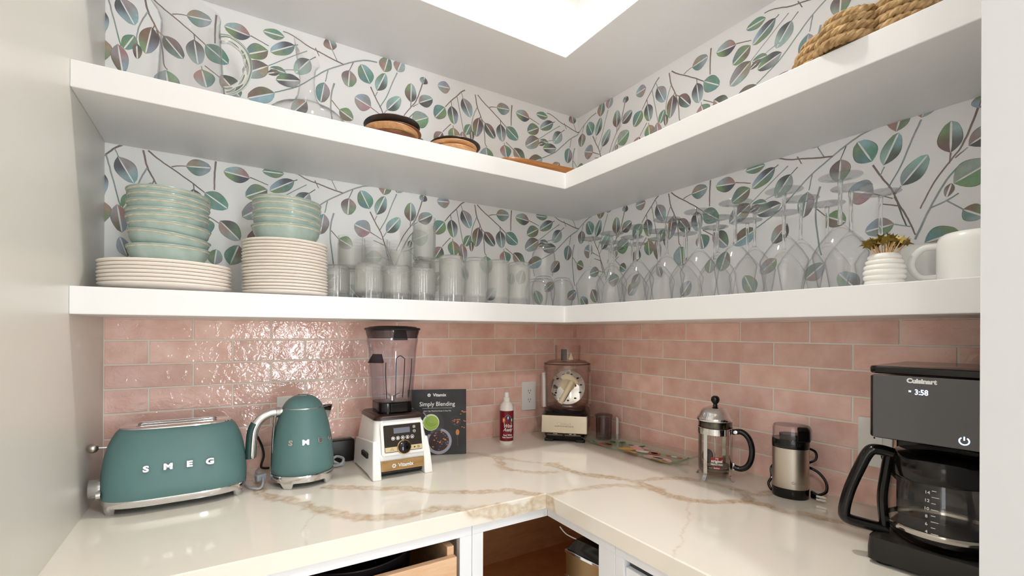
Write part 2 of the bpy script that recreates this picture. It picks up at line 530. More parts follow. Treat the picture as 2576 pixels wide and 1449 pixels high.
# ink number, width in mm, points
STEMS = [
    (4, 4.5, [(0.037, 0.427), (0.020, 0.414), (0.002, 0.394), (-0.025, 0.366), (-0.047, 0.339)]),
    (1, 3.1, [(0.020, 0.414), (0.029, 0.392)]),
    (1, 3.6, [(0.002, 0.394), (0.012, 0.350), (0.026, 0.287), (0.034, 0.250)]),
    (3, 3.1, [(1.034, 0.367), (1.037, 0.349)]),
    (5, 4.5, [(0.083, 0.422), (0.092, 0.376), (0.108, 0.341), (0.116, 0.326), (0.134, 0.312)]),
    (0, 3.6, [(0.092, 0.373), (0.075, 0.333), (0.067, 0.292), (0.067, 0.276)]),
    (4, 3.1, [(0.108, 0.341), (0.101, 0.321)]),
    (4, 3.6, [(0.112, 0.328), (0.125, 0.283), (0.129, 0.236), (0.138, 0.221)]),
    (3, 4.0, [(0.094, 0.423), (0.119, 0.402), (0.148, 0.383), (0.195, 0.351), (0.229, 0.325)]),
    (3, 3.1, [(0.201, 0.346), (0.203, 0.326)]),
    (4, 3.1, [(0.148, 0.387), (0.166, 0.393), (0.182, 0.395)]),
    (4, 5.0, [(0.257, 0.424), (0.254, 0.378), (0.254, 0.336)]),
    (3, 3.1, [(0.348, 0.392), (0.399, 0.376)]),
    (3, 3.1, [(0.484, 0.408), (0.471, 0.401)]),
    (1, 3.1, [(0.512, 0.396), (0.445, 0.348), (0.398, 0.312)]),
    (3, 3.1, [(0.539, 0.385), (0.521, 0.369)]),
    (4, 3.1, [(0.538, 0.415), (0.550, 0.391)]),
    (1, 3.1, [(0.220, 0.257), (0.222, 0.244)]),
    (3, 3.1, [(0.228, 0.261), (0.272, 0.233)]),
    (3, 2.7, [(1.043, 0.274), (1.044, 0.266)]),
    (3, 3.1, [(1.033, 0.277), (0.999, 0.239)]),
    (4, 4.0, [(0.921, 0.419), (0.909, 0.379), (0.891, 0.330), (0.876, 0.308), (0.843, 0.261), (0.817, 0.204)]),
    (4, 3.1, [(0.871, 0.319), (0.869, 0.295)]),
    (6, 3.1, [(0.879, 0.305), (0.900, 0.322)]),
    (1, 4.0, [(0.818, 0.414), (0.802, 0.375), (0.780, 0.318), (0.755, 0.270)]),
    (1, 3.1, [(0.780, 0.268), (0.769, 0.250)]),
    (3, 4.0, [(0.722, 0.336), (0.740, 0.300), (0.758, 0.270), (0.770, 0.241), (0.779, 0.206), (0.791, 0.169)]),
    (1, 3.1, [(0.746, 0.324), (0.737, 0.303)]),
    (4, 3.1, [(0.723, 0.263), (0.764, 0.241)]),
    (1, 5.0, [(0.599, 0.313), (0.590, 0.278), (0.588, 0.227), (0.597, 0.149), (0.603, 0.124)]),
    (4, 3.1, [(0.590, 0.253), (0.615, 0.227)]),
    (1, 4.5, [(0.745, 0.430), (0.703, 0.424), (0.660, 0.405), (0.630, 0.387), (0.574, 0.351), (0.537, 0.318), (0.489, 0.274), (0.452, 0.251), (0.416, 0.232)]),
    (4, 4.0, [(0.630, 0.387), (0.589, 0.395), (0.550, 0.405), (0.516, 0.413), (0.484, 0.427), (0.459, 0.435), (0.440, 0.437)]),
    (1, 3.1, [(0.608, 0.392), (0.592, 0.424)]),
    (4, 3.1, [(0.662, 0.404), (0.649, 0.373)]),
    (1, 3.6, [(0.578, 0.352), (0.570, 0.310)]),
    (0, 3.6, [(0.497, 0.319), (0.487, 0.323), (0.459, 0.318), (0.433, 0.307)]),
    (4, 4.0, [(0.767, 0.245), (0.778, 0.219), (0.794, 0.185), (0.808, 0.144)]),
    (1, 4.5, [(0.808, 0.133), (0.835, 0.201), (0.864, 0.258), (0.889, 0.289)]),
    (1, 3.6, [(0.835, 0.201), (0.866, 0.213), (0.885, 0.224)]),
    (1, 3.1, [(0.866, 0.211), (0.893, 0.186)]),
    (1, 3.1, [(0.767, 0.177), (0.799, 0.165)]),
    (4, 3.1, [(0.776, 0.220), (0.734, 0.235)]),
]
# inks: blue, teal, green, charcoal, brown, pink, grey
PAL = [lin(c) for c in ((170, 194, 202), (128, 162, 158), (142, 166, 136), (112, 113, 115), (144, 130, 122), (180, 156, 150), (170, 176, 177))]
M_print = mat('wallpaper_ink', (150, 170, 170), 0.6)
_nd, _ln, _b = nodes(M_print)
_at = N(M_print, 'ShaderNodeVertexColor'); _at.layer_name = 'ink'
_tc = N(M_print, 'ShaderNodeTexCoord')
_nz = N(M_print, 'ShaderNodeTexNoise'); _nz.inputs['Scale'].default_value = 38; _nz.inputs['Detail'].default_value = 5; _nz.inputs['Roughness'].default_value = 0.65
_ln.new(_tc.outputs['Object'], _nz.inputs['Vector'])
_mr = N(M_print, 'ShaderNodeMapRange'); _mr.inputs[1].default_value = 0.3; _mr.inputs[2].default_value = 0.7; _mr.inputs[3].default_value = 0.80; _mr.inputs[4].default_value = 1.15
_ln.new(_nz.outputs[0], _mr.inputs[0])
_mx = N(M_print, 'ShaderNodeMixRGB'); _mx.blend_type = 'MULTIPLY'; _mx.inputs[0].default_value = 1.0
_ln.new(_at.outputs[0], _mx.inputs[1]); _ln.new(_mr.outputs[0], _mx.inputs[2])
_ln.new(_mx.outputs[0], _b.inputs['Base Color'])

def leaf_half(b, d, w, side, c0, c1, rnd):
    """one half of a leaf beside the blank midrib: grid of rows along the leaf, 4 columns midrib -> rim"""
    ln = math.hypot(*d); u = (d[0] / ln, d[1] / ln); n = (-u[1] * side, u[0] * side)
    NR = 11
    V, F, K = [], [], []
    gap = 0.0016 + 0.0006 * rnd.random()
    sk = rnd.uniform(-0.10, 0.14)
    fb = rnd.uniform(0.5, 0.64)
    for i in range(NR + 1):
        t = i / NR
        # egg outline: pointed at the stalk, round at the tip
        prof = (math.sin(PI * min(1, t ** 0.86)) ** (0.95 - 0.45 * t)) if 0 < t < 1 else 0.0
        hw = w * 0.5 * prof * (1 + sk * math.sin(PI * t))
        for j, q in enumerate((0.0, 0.45, 0.9, 1.0)):
            a = min(gap * min(1, t * 4 + 0.1), hw * 0.5) if j == 0 else 0
            e = a + (hw - a) * q
            x = t * ln + 0.0
            V.append((b[0] + u[0] * x + n[0] * e, b[1] + u[1] * x + n[1] * e))
            f = min(1, max(0, (t - fb + 0.28) / 0.5 + 0.16 * (q - 0.5)))
            f = f * f * (3 - 2 * f)
            col = [c0[k] + (c1[k] - c0[k]) * f for k in range(3)]
            dk = 0.62 if j == 3 else 1.0
            K.append(tuple(c * dk for c in col))
    for i in range(NR):
        for j in range(3):
            a = i * 4 + j
            F.append((a, a + 1, a + 5, a + 4))
    return V, F, K

def ribbon(P, w0, w1, col, col2):
    V, F, K = [], [], []
    m = len(P)
    for i, p in enumerate(P):
        t = (P[min(i + 1, m - 1)] - P[max(i - 1, 0)]).normalized()
        n = Vector((-t.y, t.x))
        f = i / max(1, m - 1)
        w = (w0 + (w1 - w0) * f) * 0.5
        V += [tuple(p.to_2d() + n * w), tuple(p.to_2d() - n * w)]
        c = [col[k] + (col2[k] - col[k]) * (0.5 + 0.5 * math.sin(f * 5)) for k in range(3)]
        K += [tuple(c)] * 2
    for i in range(m - 1):
        F.append((2 * i, 2 * i + 1, 2 * i + 3, 2 * i + 2))
    return V, F, K

def build_print(name, parent, s_lo, s_hi, to3, bands):
    for what in ('leaves', 'stems'):
        V, F, K = [], [], []
        def put(r, ds, dz, lift):
            v, f, k = r
            v = [(p[0] + ds, p[1] + dz) for p in v]
            if max(p[0] for p in v) < s_lo or min(p[0] for p in v) > s_hi: return
            zz0, zz1 = min(p[1] for p in v), max(p[1] for p in v)
            for lo, hi in bands:
                if zz1 < lo or zz0 > hi: continue
                n = len(V)
                V.extend(to3(min(max(p[0], s_lo), s_hi), min(max(p[1], lo), hi), lift) for p in v)
                F.extend(tuple(i + n for i in q) for q in f)
                K.extend(k)
        rnd = random.Random(11)
        items = []
        if what == 'leaves':
            for s, z, dx, dz_, w, *c in LEAVES:
                J = lambda k: tuple(x * rnd.uniform(0.88, 1.12) for x in PAL[k])
                items.append(leaf_half((s, z), (dx, dz_), w, -1, J(c[0]), J(c[1]), rnd))
                items.append(leaf_half((s, z), (dx, dz_), w, 1, J(c[2]), J(c[3]), rnd))
        else:
            for ink, wmm, pts in STEMS:
                P = [Vector((q[0], q[1], 0)) for q in pts]
                w = wmm * 0.001
                P = bez(P, 5)
                P = [Vector((p.x + rnd.uniform(-.0004, .0004), p.y + rnd.uniform(-.0004, .0004))) for p in P]
                items.append(ribbon([p.to_3d() for p in P], w * 1.1, w * 0.75, PAL[ink], PAL[6 if ink < 2 else 4]))
        for n_it, it in enumerate(items):
            lift = 0.0002 + (0.0001 if what == 'leaves' else 0.0) + n_it * 0.000004
            for ku in range(-1, 4):
                for kz in range(-1, 3):
                    put(it, -1.672 + ku * SU, 1.44 + kz * ZU, lift)
        me = bpy.data.meshes.new(name + '_' + what)
        me.from_pydata(V, [], F)
        at = me.color_attributes.new('ink', 'FLOAT_COLOR', 'POINT')
        at.data.foreach_set('color', [x for k in K for x in (*k, 1.0)])
        o = obj('printed_' + what, me, M_print, parent)
        o['kind'] = 'stuff'
        o['label'] = 'printed eucalyptus ' + what + ' of the wallpaper'
_bands = ((S1[1], S2[0]), (S2[1], S3[0]))
build_print('back', wall_back, -L, 0.0, lambda s, z, d: (s, -d, z), _bands)
build_print('right', wall_right, 0.0, -EY, lambda s, z, d: (-d, -s, z), _bands)

# ---- tiles
M_tile = mat('pink_glazed_tile', (206, 158, 150), 0.025, spec=0.6)
def _tile_mat():
    nd, ln, b = nodes(M_tile)
    tc = N(M_tile, 'ShaderNodeTexCoord'); oi = N(M_tile, 'ShaderNodeObjectInfo')
    ad = N(M_tile, 'ShaderNodeVectorMath'); ad.operation = 'ADD'
    sc = N(M_tile, 'ShaderNodeMath'); sc.operation = 'MULTIPLY'; sc.inputs[1].default_value = 37.0
    ln.new(oi.outputs['Random'], sc.inputs[0])
    ln.new(tc.outputs['Object'], ad.inputs[0]); ln.new(sc.outputs[0], ad.inputs[1])
    nz = N(M_tile, 'ShaderNodeTexNoise'); nz.inputs['Scale'].default_value = 16; nz.inputs['Detail'].default_value = 4
    ln.new(ad.outputs[0], nz.inputs['Vector'])
    rp = N(M_tile, 'ShaderNodeValToRGB')
    e = rp.color_ramp.elements
    e[0].position = 0.3; e[0].color = rgba((226, 180, 166)); e[1].position = 0.72; e[1].color = rgba((244, 210, 198))
    ln.new(nz.outputs[0], rp.inputs[0])
    hs = N(M_tile, 'ShaderNodeHueSaturation')
    mv = N(M_tile, 'ShaderNodeMapRange'); mv.inputs[3].default_value = 0.9; mv.inputs[4].default_value = 1.07
    ln.new(oi.outputs['Random'], mv.inputs[0]); ln.new(mv.outputs[0], hs.inputs['Value'])
    ln.new(rp.outputs[0], hs.inputs['Color']); ln.new(hs.outputs[0], b.inputs['Base Color'])
    n2 = N(M_tile, 'ShaderNodeTexNoise'); n2.inputs['Scale'].default_value = 48; n2.inputs['Detail'].default_value = 2.0; n2.inputs['Distortion'].default_value = 1.0
    ln.new(ad.outputs[0], n2.inputs['Vector'])
    bp = N(M_tile, 'ShaderNodeBump'); bp.inputs['Strength'].default_value = 0.62; bp.inputs['Distance'].default_value = 0.0028
    ln.new(n2.outputs[0], bp.inputs['Height']); ln.new(bp.outputs[0], b.inputs['Normal'])
_tile_mat()
M_grout = mat('grout', (232, 228, 218), 0.85)
add_bump(M_grout, 300, 0.3, 0.001)
PV, PH, G = 0.06798, 0.20564, 0.0046
_tcache = {}
def tile_mesh(w, h):
    k = (round(w, 4), round(h, 4))
    if k not in _tcache:
        o = MB().box(0, w, -0.007, 0.0, 0, h).build('tile', M_tile, bevel=0.0013, seg=2, angle=60)
        _tcache[k] = o.data
        bpy.data.objects.remove(o)
    return _tcache[k]
def lay(parent, starts, end, put):
    for r in range(7):
        first, z1 = starts[r % 2], S1[0] + 0.0055 - r * PV
        z0 = z1 - PV
        if r == 6: z0 = ZC
        edges = [0.0]
        s = first
        while s < end - 0.002:
            if s > 0.002: edges.append(s)
            s += PH
        edges.append(end)
        for a, b in zip(edges, edges[1:]):
            top = min(z1, S1[0]) - G / 2
            w, h = b - a - G, top - z0 - G / 2
            if w < 0.004: continue
            put(tile_mesh(w, h), a + G / 2, z0 + G / 2)
def put_back(me, s, z):
    o = obj('tile', me, None, wall_back, (-L + s, -0.0015 + random.uniform(-.0005, .0005), z), (random.uniform(-.006, .006), 0, random.uniform(-.0025, .0025)))
def put_right(me, s, z):
    o = obj('tile', me, None, wall_right, (-0.0015 + random.uniform(-.0005, .0005), -s, z), (random.uniform(-.006, .006), 0, -PI / 2 + random.uniform(-.0025, .0025)))
lay(wall_back, (-0.0018 + PH, 0.0986), L, put_back)
lay(wall_right, (0.1958, 0.0955), -EY, put_right)
MB().box(-L, 0, -0.0064, 0, ZC, S1[0]).build('grout', M_grout, wall_back, smooth=False)
MB().box(-0.0064, 0, EY, 0, ZC, S1[0]).build('grout', M_grout, wall_right, smooth=False)

# ---- shelves (three L-shaped boards)
for (z0, z1), lab in ((S1, 'lowest white L-shaped shelf carrying dishes and glasses above pink tiles'),
                      (S2, 'middle white L-shaped shelf with pitcher, decanter and wooden plates'),
                      (S3, 'topmost white L-shaped shelf just below the ceiling')):
    pts = [(-L, 0), (-L, -DA), (-DB, -DA), (-DB, EY), (0, EY), (0, 0)]
    o = MB().prism(pts, z0, z1).build('corner_shelf', M_white, bevel=0.0018, seg=2)
    tag(o, lab, 'shelf', 'corner shelves')

# ---- worktop with marble veins
XA, YB = -0.655, -0.665
VEINS = [(0.012, 0.75, [(-0.477, -0.435), (-0.468, -0.521), (-0.442, -0.597), (-0.412, -0.657), (-0.375, -0.72), (-0.38, -0.78), (-0.382, -0.838), (-0.362, -0.893), (-0.331, -0.933), (-0.28, -0.969), (-0.23, -1.005), (-0.227, -1.065), (-0.203, -1.124), (-0.189, -1.183), (-0.17, -1.219)]), (0.01, 0.6, [(-0.375, -0.72), (-0.295, -0.742), (-0.227, -0.776), (-0.2, -0.84), (-0.183, -0.906), (-0.209, -0.965), (-0.249, -0.983)]), (0.012, 0.6, [(-0.188, -0.909), (-0.182, -0.959), (-0.129, -0.98)]), (0.009, 0.55, [(-0.652, -0.674), (-0.606, -0.679), (-0.534, -0.687), (-0.475, -0.698), (-0.43, -0.726), (-0.408, -0.751)]), (0.0022, 0.45, [(-0.366, -0.911), (-0.48, -0.981), (-0.549, -1.018), (-0.576, -1.05), (-0.65, -1.081)]), (0.011, 0.7, [(-1.135, -0.302), (-1.066, -0.362), (-0.968, -0.421), (-0.907, -0.492), (-0.827, -0.549), (-0.733, -0.581), (-0.703, -0.625), (-0.669, -0.662)]), (0.014, 0.7, [(-1.319, -0.208), (-1.284, -0.312), (-1.231, -0.404), (-1.182, -0.489), (-1.101, -0.584), (-1.044, -0.606), (-0.957, -0.613), (-0.884, -0.664), (-0.75, -0.697), (-0.665, -0.688)]), (0.0022, 0.4, [(-1.214, -0.483), (-1.24, -0.574), (-1.248, -0.661)]), (0.013, 0.4, [(-1.339, -0.042), (-1.319, -0.208)]), (0.01, 0.6, [(-0.642, -0.182), (-0.617, -0.215), (-0.598, -0.261), (-0.604, -0.331), (-0.632, -0.396), (-0.615, -0.435), (-0.583, -0.482), (-0.512, -0.525)]), (0.008, 0.5, [(-0.585, -0.277), (-0.557, -0.343), (-0.52, -0.389), (-0.452, -0.446)])]
M_stone = mat('veined_quartz', (232, 226, 214), 0.09, spec=0.5)
def _stone():
    nd, ln, b = nodes(M_stone)
    at = N(M_stone, 'ShaderNodeVertexColor'); at.layer_name = 'vein'
    tc = N(M_stone, 'ShaderNodeTexCoord')
    nz = N(M_stone, 'ShaderNodeTexNoise'); nz.inputs['Scale'].default_value = 22; nz.inputs['Detail'].default_value = 7; nz.inputs['Roughness'].default_value = 0.62; nz.inputs['Distortion'].default_value = 1.2
    ln.new(tc.outputs['Object'], nz.inputs['Vector'])
    rd = N(M_stone, 'ShaderNodeMapRange'); rd.inputs[1].default_value = 0.36; rd.inputs[2].default_value = 0.62; rd.inputs[3].default_value = 0.40; rd.inputs[4].default_value = 1.0
    ln.new(nz.outputs[0], rd.inputs[0])
    mu = N(M_stone, 'ShaderNodeMath'); mu.operation = 'MULTIPLY'; mu.use_clamp = True
    ln.new(at.outputs[0], mu.inputs[0]); ln.new(rd.outputs[0], mu.inputs[1])
    n2 = N(M_stone, 'ShaderNodeTexNoise'); n2.inputs['Scale'].default_value = 3.0; n2.inputs['Detail'].default_value = 3
    ln.new(tc.outputs['Object'], n2.inputs['Vector'])
    c1 = N(M_stone, 'ShaderNodeMixRGB'); c1.inputs[1].default_value = rgba((236, 231, 221)); c1.inputs[2].default_value = rgba((226, 220, 208))
    ln.new(n2.outputs[0], c1.inputs[0])
    c2 = N(M_stone, 'ShaderNodeMixRGB'); c2.inputs[2].default_value = rgba((186, 156, 118))
    ln.new(mu.outputs[0], c2.inputs[0]); ln.new(c1.outputs[0], c2.inputs[1])
    ln.new(c2.outputs[0], b.inputs['Base Color'])
_stone()
def noise2(x, y, s=0):
    return (math.sin(x * 1.7 + y * 2.3 + s) + math.sin(x * 3.9 - y * 2.9 + 1.3 * s + 1) * .6 + math.sin(-x * 6.1 + y * 7.3 + 2.1 * s) * .35 + math.sin(x * 13.1 + y * 11.7 + s * .7) * .2) / 2.15
_VS = []
for w_, st_, P in VEINS:
    Q = bez([(p[0], p[1], 0) for p in P], 4)
    for a, b in zip(Q, Q[1:]):
        _VS.append((w_, st_, a.x, a.y, b.x, b.y))
def vein_at(x, y):
    wx = x + 0.010 * noise2(x * 9, y * 9, 1) + 0.004 * noise2(x * 40, y * 40, 2)
    wy = y + 0.010 * noise2(x * 9, y * 9, 5) + 0.004 * noise2(x * 40, y * 40, 7)
    best = 0.0
    for w_, st_, ax, ay, bx, by in _VS:
        if min(ax, bx) - 0.09 > wx or max(ax, bx) + 0.09 < wx or min(ay, by) - 0.09 > wy or max(ay, by) + 0.09 < wy: continue
        dx, dy = bx - ax, by - ay
        t = max(0, min(1, ((wx - ax) * dx + (wy - ay) * dy) / (dx * dx + dy * dy + 1e-12)))
        d = math.hypot(wx - ax - t * dx, wy - ay - t * dy)
        if w_ > 0.006:
            # band of pale stone with darker rims
            h = w_ * 2.0 * (0.75 + 0.45 * noise2(wx * 24, wy * 24, 3))
            k = math.exp(-((d - h * .55) / (h * 0.34 + 1e-4)) ** 2) + 0.35 * max(0, 1 - d / (h + 1e-4))
        else:
            k = math.exp(-(d / w_) ** 2)
        best = max(best, st_ * k)
    return min(1, best)
def worktop():
    V, F, K = [], [], []
    def grid(o, u, v, nu, nv, hole=None):
        n0 = len(V)
        for j in range(nv + 1):
            for i in range(nu + 1):
                p = (o[0] + u[0] * i / nu + v[0] * j / nv, o[1] + u[1] * i / nu + v[1] * j / nv, o[2] + u[2] * i / nu + v[2] * j / nv)
                V.append(p)
                if hole == 'A': q = vein_at(p[0], p[1] + (ZC - p[2]) * -1.0)
                elif hole == 'B': q = vein_at(p[0] - (ZC - p[2]), p[1])
                else: q = vein_at(p[0], p[1])
                K.append(q)
        for j in range(nv):
            for i in range(nu):
                a = n0 + j * (nu + 1) + i
                F.append((a, a + 1, a + nu + 2, a + nu + 1))
    e = 0.0025
    g = 0.0055
    grid((-L, YB + e, ZC), (L + XA, 0, 0), (0, -YB - e, 0), int((L + XA) / g), int(-YB / g))
    grid((XA, YB + e, ZC), (-XA, 0, 0), (0, -YB - e, 0), int(-XA / g), int(-YB / g))
    grid((XA + e, EY, ZC), (-XA - e, 0, 0), (0, YB - EY + e, 0), int(-XA / g), int((YB - EY) / g))
    # rounded-over arris and front faces
    grid((-L, YB + e, ZC), (L + XA + e, 0, 0), (0, -e, -e), int((L + XA) / g), 1, 'A')
    grid((-L, YB, ZC - e), (L + XA, 0, 0), (0, 0, -0.037), int((L + XA) / g), 7, 'A')
    grid((XA + e, YB + e, ZC), (0, EY - YB - e, 0), (-e, 0, -e), int((YB - EY) / g), 1, 'B')
    grid((XA, YB, ZC - e), (0, EY - YB, 0), (0, 0, -0.037), int((YB - EY) / g), 7, 'B')
    n = len(V)
    z = ZC - 0.0395
    V.extend([(-L, 0, z), (-L, YB, z), (XA, YB, z), (XA, EY, z), (0, EY, z), (0, 0, z)])
    K.extend([0] * 6)
    F.append((n, n + 1, n + 2, n + 3, n + 4, n + 5))
    me = bpy.data.meshes.new('worktop')
    me.from_pydata(V, [], F)
    bm = bmesh.new(); bm.from_mesh(me)
    bmesh.ops.recalc_face_normals(bm, faces=bm.faces)
    bm.to_mesh(me); bm.free()
    at = me.color_attributes.new('vein', 'FLOAT_COLOR', 'POINT')
    at.data.foreach_set('color', [x for k in K for x in (k, k, k, 1.0)])
    o = obj('worktop', me, M_stone)
    tag(o, 'cream quartz worktop with beige veins running round the corner', 'worktop')
worktop()

# ------------------------------------------------------------------ crockery on the lowest shelf
T1, T2 = S1[1], S2[1]
M_cream = mat('cream_stoneware', (238, 231, 223), 0.3)
M_celadon = mat('celadon_glaze', (150, 178, 164), 0.16, coat=0.3)
color_noise(M_celadon, (150, 172, 164), (174, 192, 186), 30, 5, 0.3, 0.7)
M_rim = mat('bare_clay_band', (214, 206, 184), 0.6)
color_noise(M_rim, (214, 207, 188), (168, 154, 130), 60, 6, 0.45, 0.75, (1, 1, 8))

def plate_profile(R, h):
    # foot ring, sloping underside, rounded rim, dished top
    f = R * 0.62
    return [(0, 0.0025), (f - 0.006, 0.0025), (f - 0.004, 0.0), (f, 0.0), (f + 0.003, 0.003), (R * 0.86, h * 0.42), (R * 0.975, h * 0.72), (R - 0.001, h * 0.84), (R, h * 0.92),
            (R - 0.0012, h), (R - 0.005, h + 0.0006), (R * 0.88, h * 0.78), (R * 0.7, 0.0075), (0, 0.0065)]
def plate_mesh(R, h, name):
    o = MB().lathe(plate_profile(R, h), 64).build(name, M_cream, angle=55)
    me = o.data
    bpy.data.objects.remove(o)
    return me
BIG = (-1.513, -0.205)
SML = (-1.243, -0.215)
me_big, me_small = plate_mesh(0.1395, 0.0185, 'dinner_plate'), plate_mesh(0.1105, 0.0150, 'salad_plate')
ORD = ['bottom', 'second', 'third', 'fourth', 'fifth', 'sixth', 'seventh', 'eighth', 'ninth', 'tenth', 'eleventh', 'twelfth', 'thirteenth', 'fourteenth', 'fifteenth', 'sixteenth', 'seventeenth', 'eighteenth']
def nth(i, n):
    return 'topmost' if i == n - 1 else ('bottommost' if i == 0 else ORD[i] + ' from the bottom')
for i in range(7):
    o = obj('dinner_plate', me_big, M_cream, None, (BIG[0] + random.uniform(-.002, .002), BIG[1] + random.uniform(-.002, .002), T1 + i * 0.0088), (0, 0, random.random()))
    tag(o, 'wide cream dinner plate, ' + nth(i, 7) + ' of the low stack by the left wall', 'plate', 'stacked cream dinner plates')
for i in range(17):
    o = obj('salad_plate', me_small, M_cream, None, (SML[0] + random.uniform(-.0015, .0015), SML[1] + random.uniform(-.0015, .0015), T1 + i * 0.00855), (0, 0, random.random()))
    tag(o, 'small cream side plate, ' + nth(i, 17) + ' of the tall stack', 'plate', 'stacked cream side plates')

def bowl(R, h, label, loc, rot, group):
    t = thing('bowl', label, 'bowl', loc, 0, group)
    t.rotation_euler = rot
    k = R / 0.0885
    prof = [(0, 0.003), (0.050 * k, 0.003), (0.052 * k, 0.0), (0.056 * k, 0.0), (0.060 * k, 0.004), (0.074 * k, h * 0.34), (0.083 * k, h * 0.64), (R * 0.955, h * 0.80), (R * 0.972, h * 0.86), (R * 0.985, h * 0.925), (R, h * 0.955), (R, h * 0.99), (R - 0.002, h),
            (R - 0.004, h * 0.985), (0.080 * k, h * 0.66), (0.068 * k, h * 0.34), (0.050 * k, 0.010), (0, 0.0085)]
    MB().lathe(prof, 56).build('body', M_celadon, t, angle=60)
    MB().lathe([(R * 0.953, h * 0.835), (R * 0.970, h * 0.845), (R * 0.9845, h * 0.885), (R * 0.9875, h * 0.905), (R * 0.975, h * 0.91), (R * 0.953, h * 0.835)], 56).build('clay_band', M_rim, t, angle=60)
    return t
zb = T1 + 6 * 0.0088 + 0.0100
tilt1 = [(0, 0), (0, 6.5), (0, 2.6), (0, -1.8), (0, -2.0), (0, 0.6), (0, 2.6), (0, 3.0)]
hh = [0, 0.0300, 0.0545, 0.0760, 0.0905, 0.1080, 0.1235, 0.1365]
for i in range(8):
    bowl(0.0880, 0.052, 'green glazed bowl, ' + nth(i, 8) + ' of the stack on the wide plates', (BIG[0] + (0, -.003, .001, 0, 0, 0, 0, -.001)[i], BIG[1], zb + hh[i]),
         (math.radians(random.uniform(-.8, .8)), math.radians(tilt1[i][1]), random.random()), 'green bowls on the dinner plates')
zb = T1 + 16 * 0.00855 + 0.0080
tilt2 = [0, 2.2, 4.6, 1.6, 1.2]
hh = [0, 0.0215, 0.0380, 0.0600, 0.0745]
for i in range(5):
    bowl(0.0905, 0.054, 'green glazed bowl, ' + nth(i, 5) + ' of the stack on the small plates', (SML[0] + 0.003, SML[1] + 0.012, zb + hh[i]),
         (math.radians(random.uniform(-.6, .6)), math.radians(tilt2[i]), random.random()), 'green bowls on the side plates')

# ---- pressed-glass tumblers: fine ribs crossed by fine rings, clear band at the mouth
M_press = thin_glass('pressed_glass', (252, 252, 251), (226, 228, 225), 0.10, haze=0.17, refl=1.5, power=2.0)
def tumbler_mesh(H, R, name):
    n, mb = 120, MB()
    rows = []
    band = 0.022
    z = 0.0
    rows.append((0.0, 0.0, 0)); rows.append((R * 0.80, 0.0, 0)); rows.append((R * 0.93, 0.002, 0)); rows.append((R * 0.985, 0.006, 0))
    zz = 0.009
    flip = 1
    while zz < H - band:
        rows.append((R, zz, flip)); flip = 1 - flip; zz += 0.0021
    rows.append((R, H - band + 0.001, 0)); rows.append((R, H - 0.001, 0)); rows.append((R - 0.0008, H, 0)); rows.append((R - 0.0020, H - 0.001, 0)); rows.append((R - 0.0026, H - 0.03, 0)); rows.append((R - 0.003, 0.012, 0)); rows.append((R * 0.6, 0.0085, 0)); rows.append((0, 0.008, 0))
    v, f, idx = [], [], []
    for i, (r, z, fl) in enumerate(rows):
        m = 1 if r < 1e-6 else n
        row = []
        for j in range(m):
            a = 2 * PI * j / n
            rr = r
            if fl or (4 <= i < len(rows) - 8):
                rr = r + (0.00055 if j % 3 == 0 else 0.0) + (0.0004 if fl else 0.0)
            row.append(len(v)); v.append((rr * math.cos(a), rr * math.sin(a), z))
        idx.append(row)
    for a, b in zip(idx, idx[1:]):
        for j in range(n):
            k = (j + 1) % n
            if len(a) == 1: f.append((a[0], b[k], b[j]))
            elif len(b) == 1: f.append((a[j], a[k], b[0]))
            else: f.append((a[j], a[k], b[k], b[j]))
    mb.add(v, f)
    o = mb.build(name, M_press, angle=25)
    me = o.data
    me.materials.append(M_clear)
    for p in me.polygons:
        if p.center.z > H - band - 0.0005: p.material_index = 1
    bpy.data.objects.remove(o)
    return me
HS_, HT_ = 0.1045, 0.1515
me_short, me_tall = tumbler_mesh(HS_, 0.0385, 'short_tumbler'), tumbler_mesh(HT_, 0.0385, 'tall_tumbler')
def tumbler(tall, x, y, z, up, label):
    me, H = (me_tall, HT_) if tall else (me_short, HS_)
    o = obj('tall_tumbler' if tall else 'short_tumbler', me, M_press, None, (x, y, z if up else z + H), (0 if up else PI, 0, random.random()))
    tag(o, label, 'glass', 'pressed tall tumblers' if tall else 'pressed short tumblers')
# short ones, upside down
for x, y, lab in ((-1.030, -0.290, 'leftmost of the front row, beside the small plates'), (-0.947, -0.290, 'middle of the three in the front row'), (-0.864, -0.288, 'right end of the front row, beside the tall ones'),
                  (-1.105, -0.200, 'half hidden behind the stack of small plates'), (-1.047, -0.135, 'behind the front row, under the leftmost upright one'), (-0.966, -0.135, 'behind the front row, under the middle upright one'), (-0.884, -0.135, 'behind the front row, under the right upright one')):
    tumbler(False, x, y, T1, False, 'short ribbed glass turned upside down, ' + lab)
for x, lab in ((-1.047, 'leftmost'), (-0.966, 'middle one'), (-0.884, 'rightmost')):
    tumbler(False, x, -0.135, T1 + HS_ + 0.0004, True, 'short ribbed glass standing upright on another, ' + lab + ' of three')
for x, y, lab in ((-0.765, -0.288, 'leftmost of the four in front'), (-0.676, -0.288, 'second of the four in front'), (-0.588, -0.288, 'third of the four in front'), (-0.502, -0.288, 'rightmost of the four in front'),
                  (-0.796, -0.130, 'behind, carrying an upright tall glass'), (-0.765, -0.205, 'second row, behind the leftmost front one')):
    tumbler(True, x, y, T1, False, 'tall ribbed glass turned upside down, ' + lab)
tumbler(True, -0.796, -0.130, T1 + HT_ + 0.0004, True, 'tall ribbed glass standing upright above all the other tumblers')

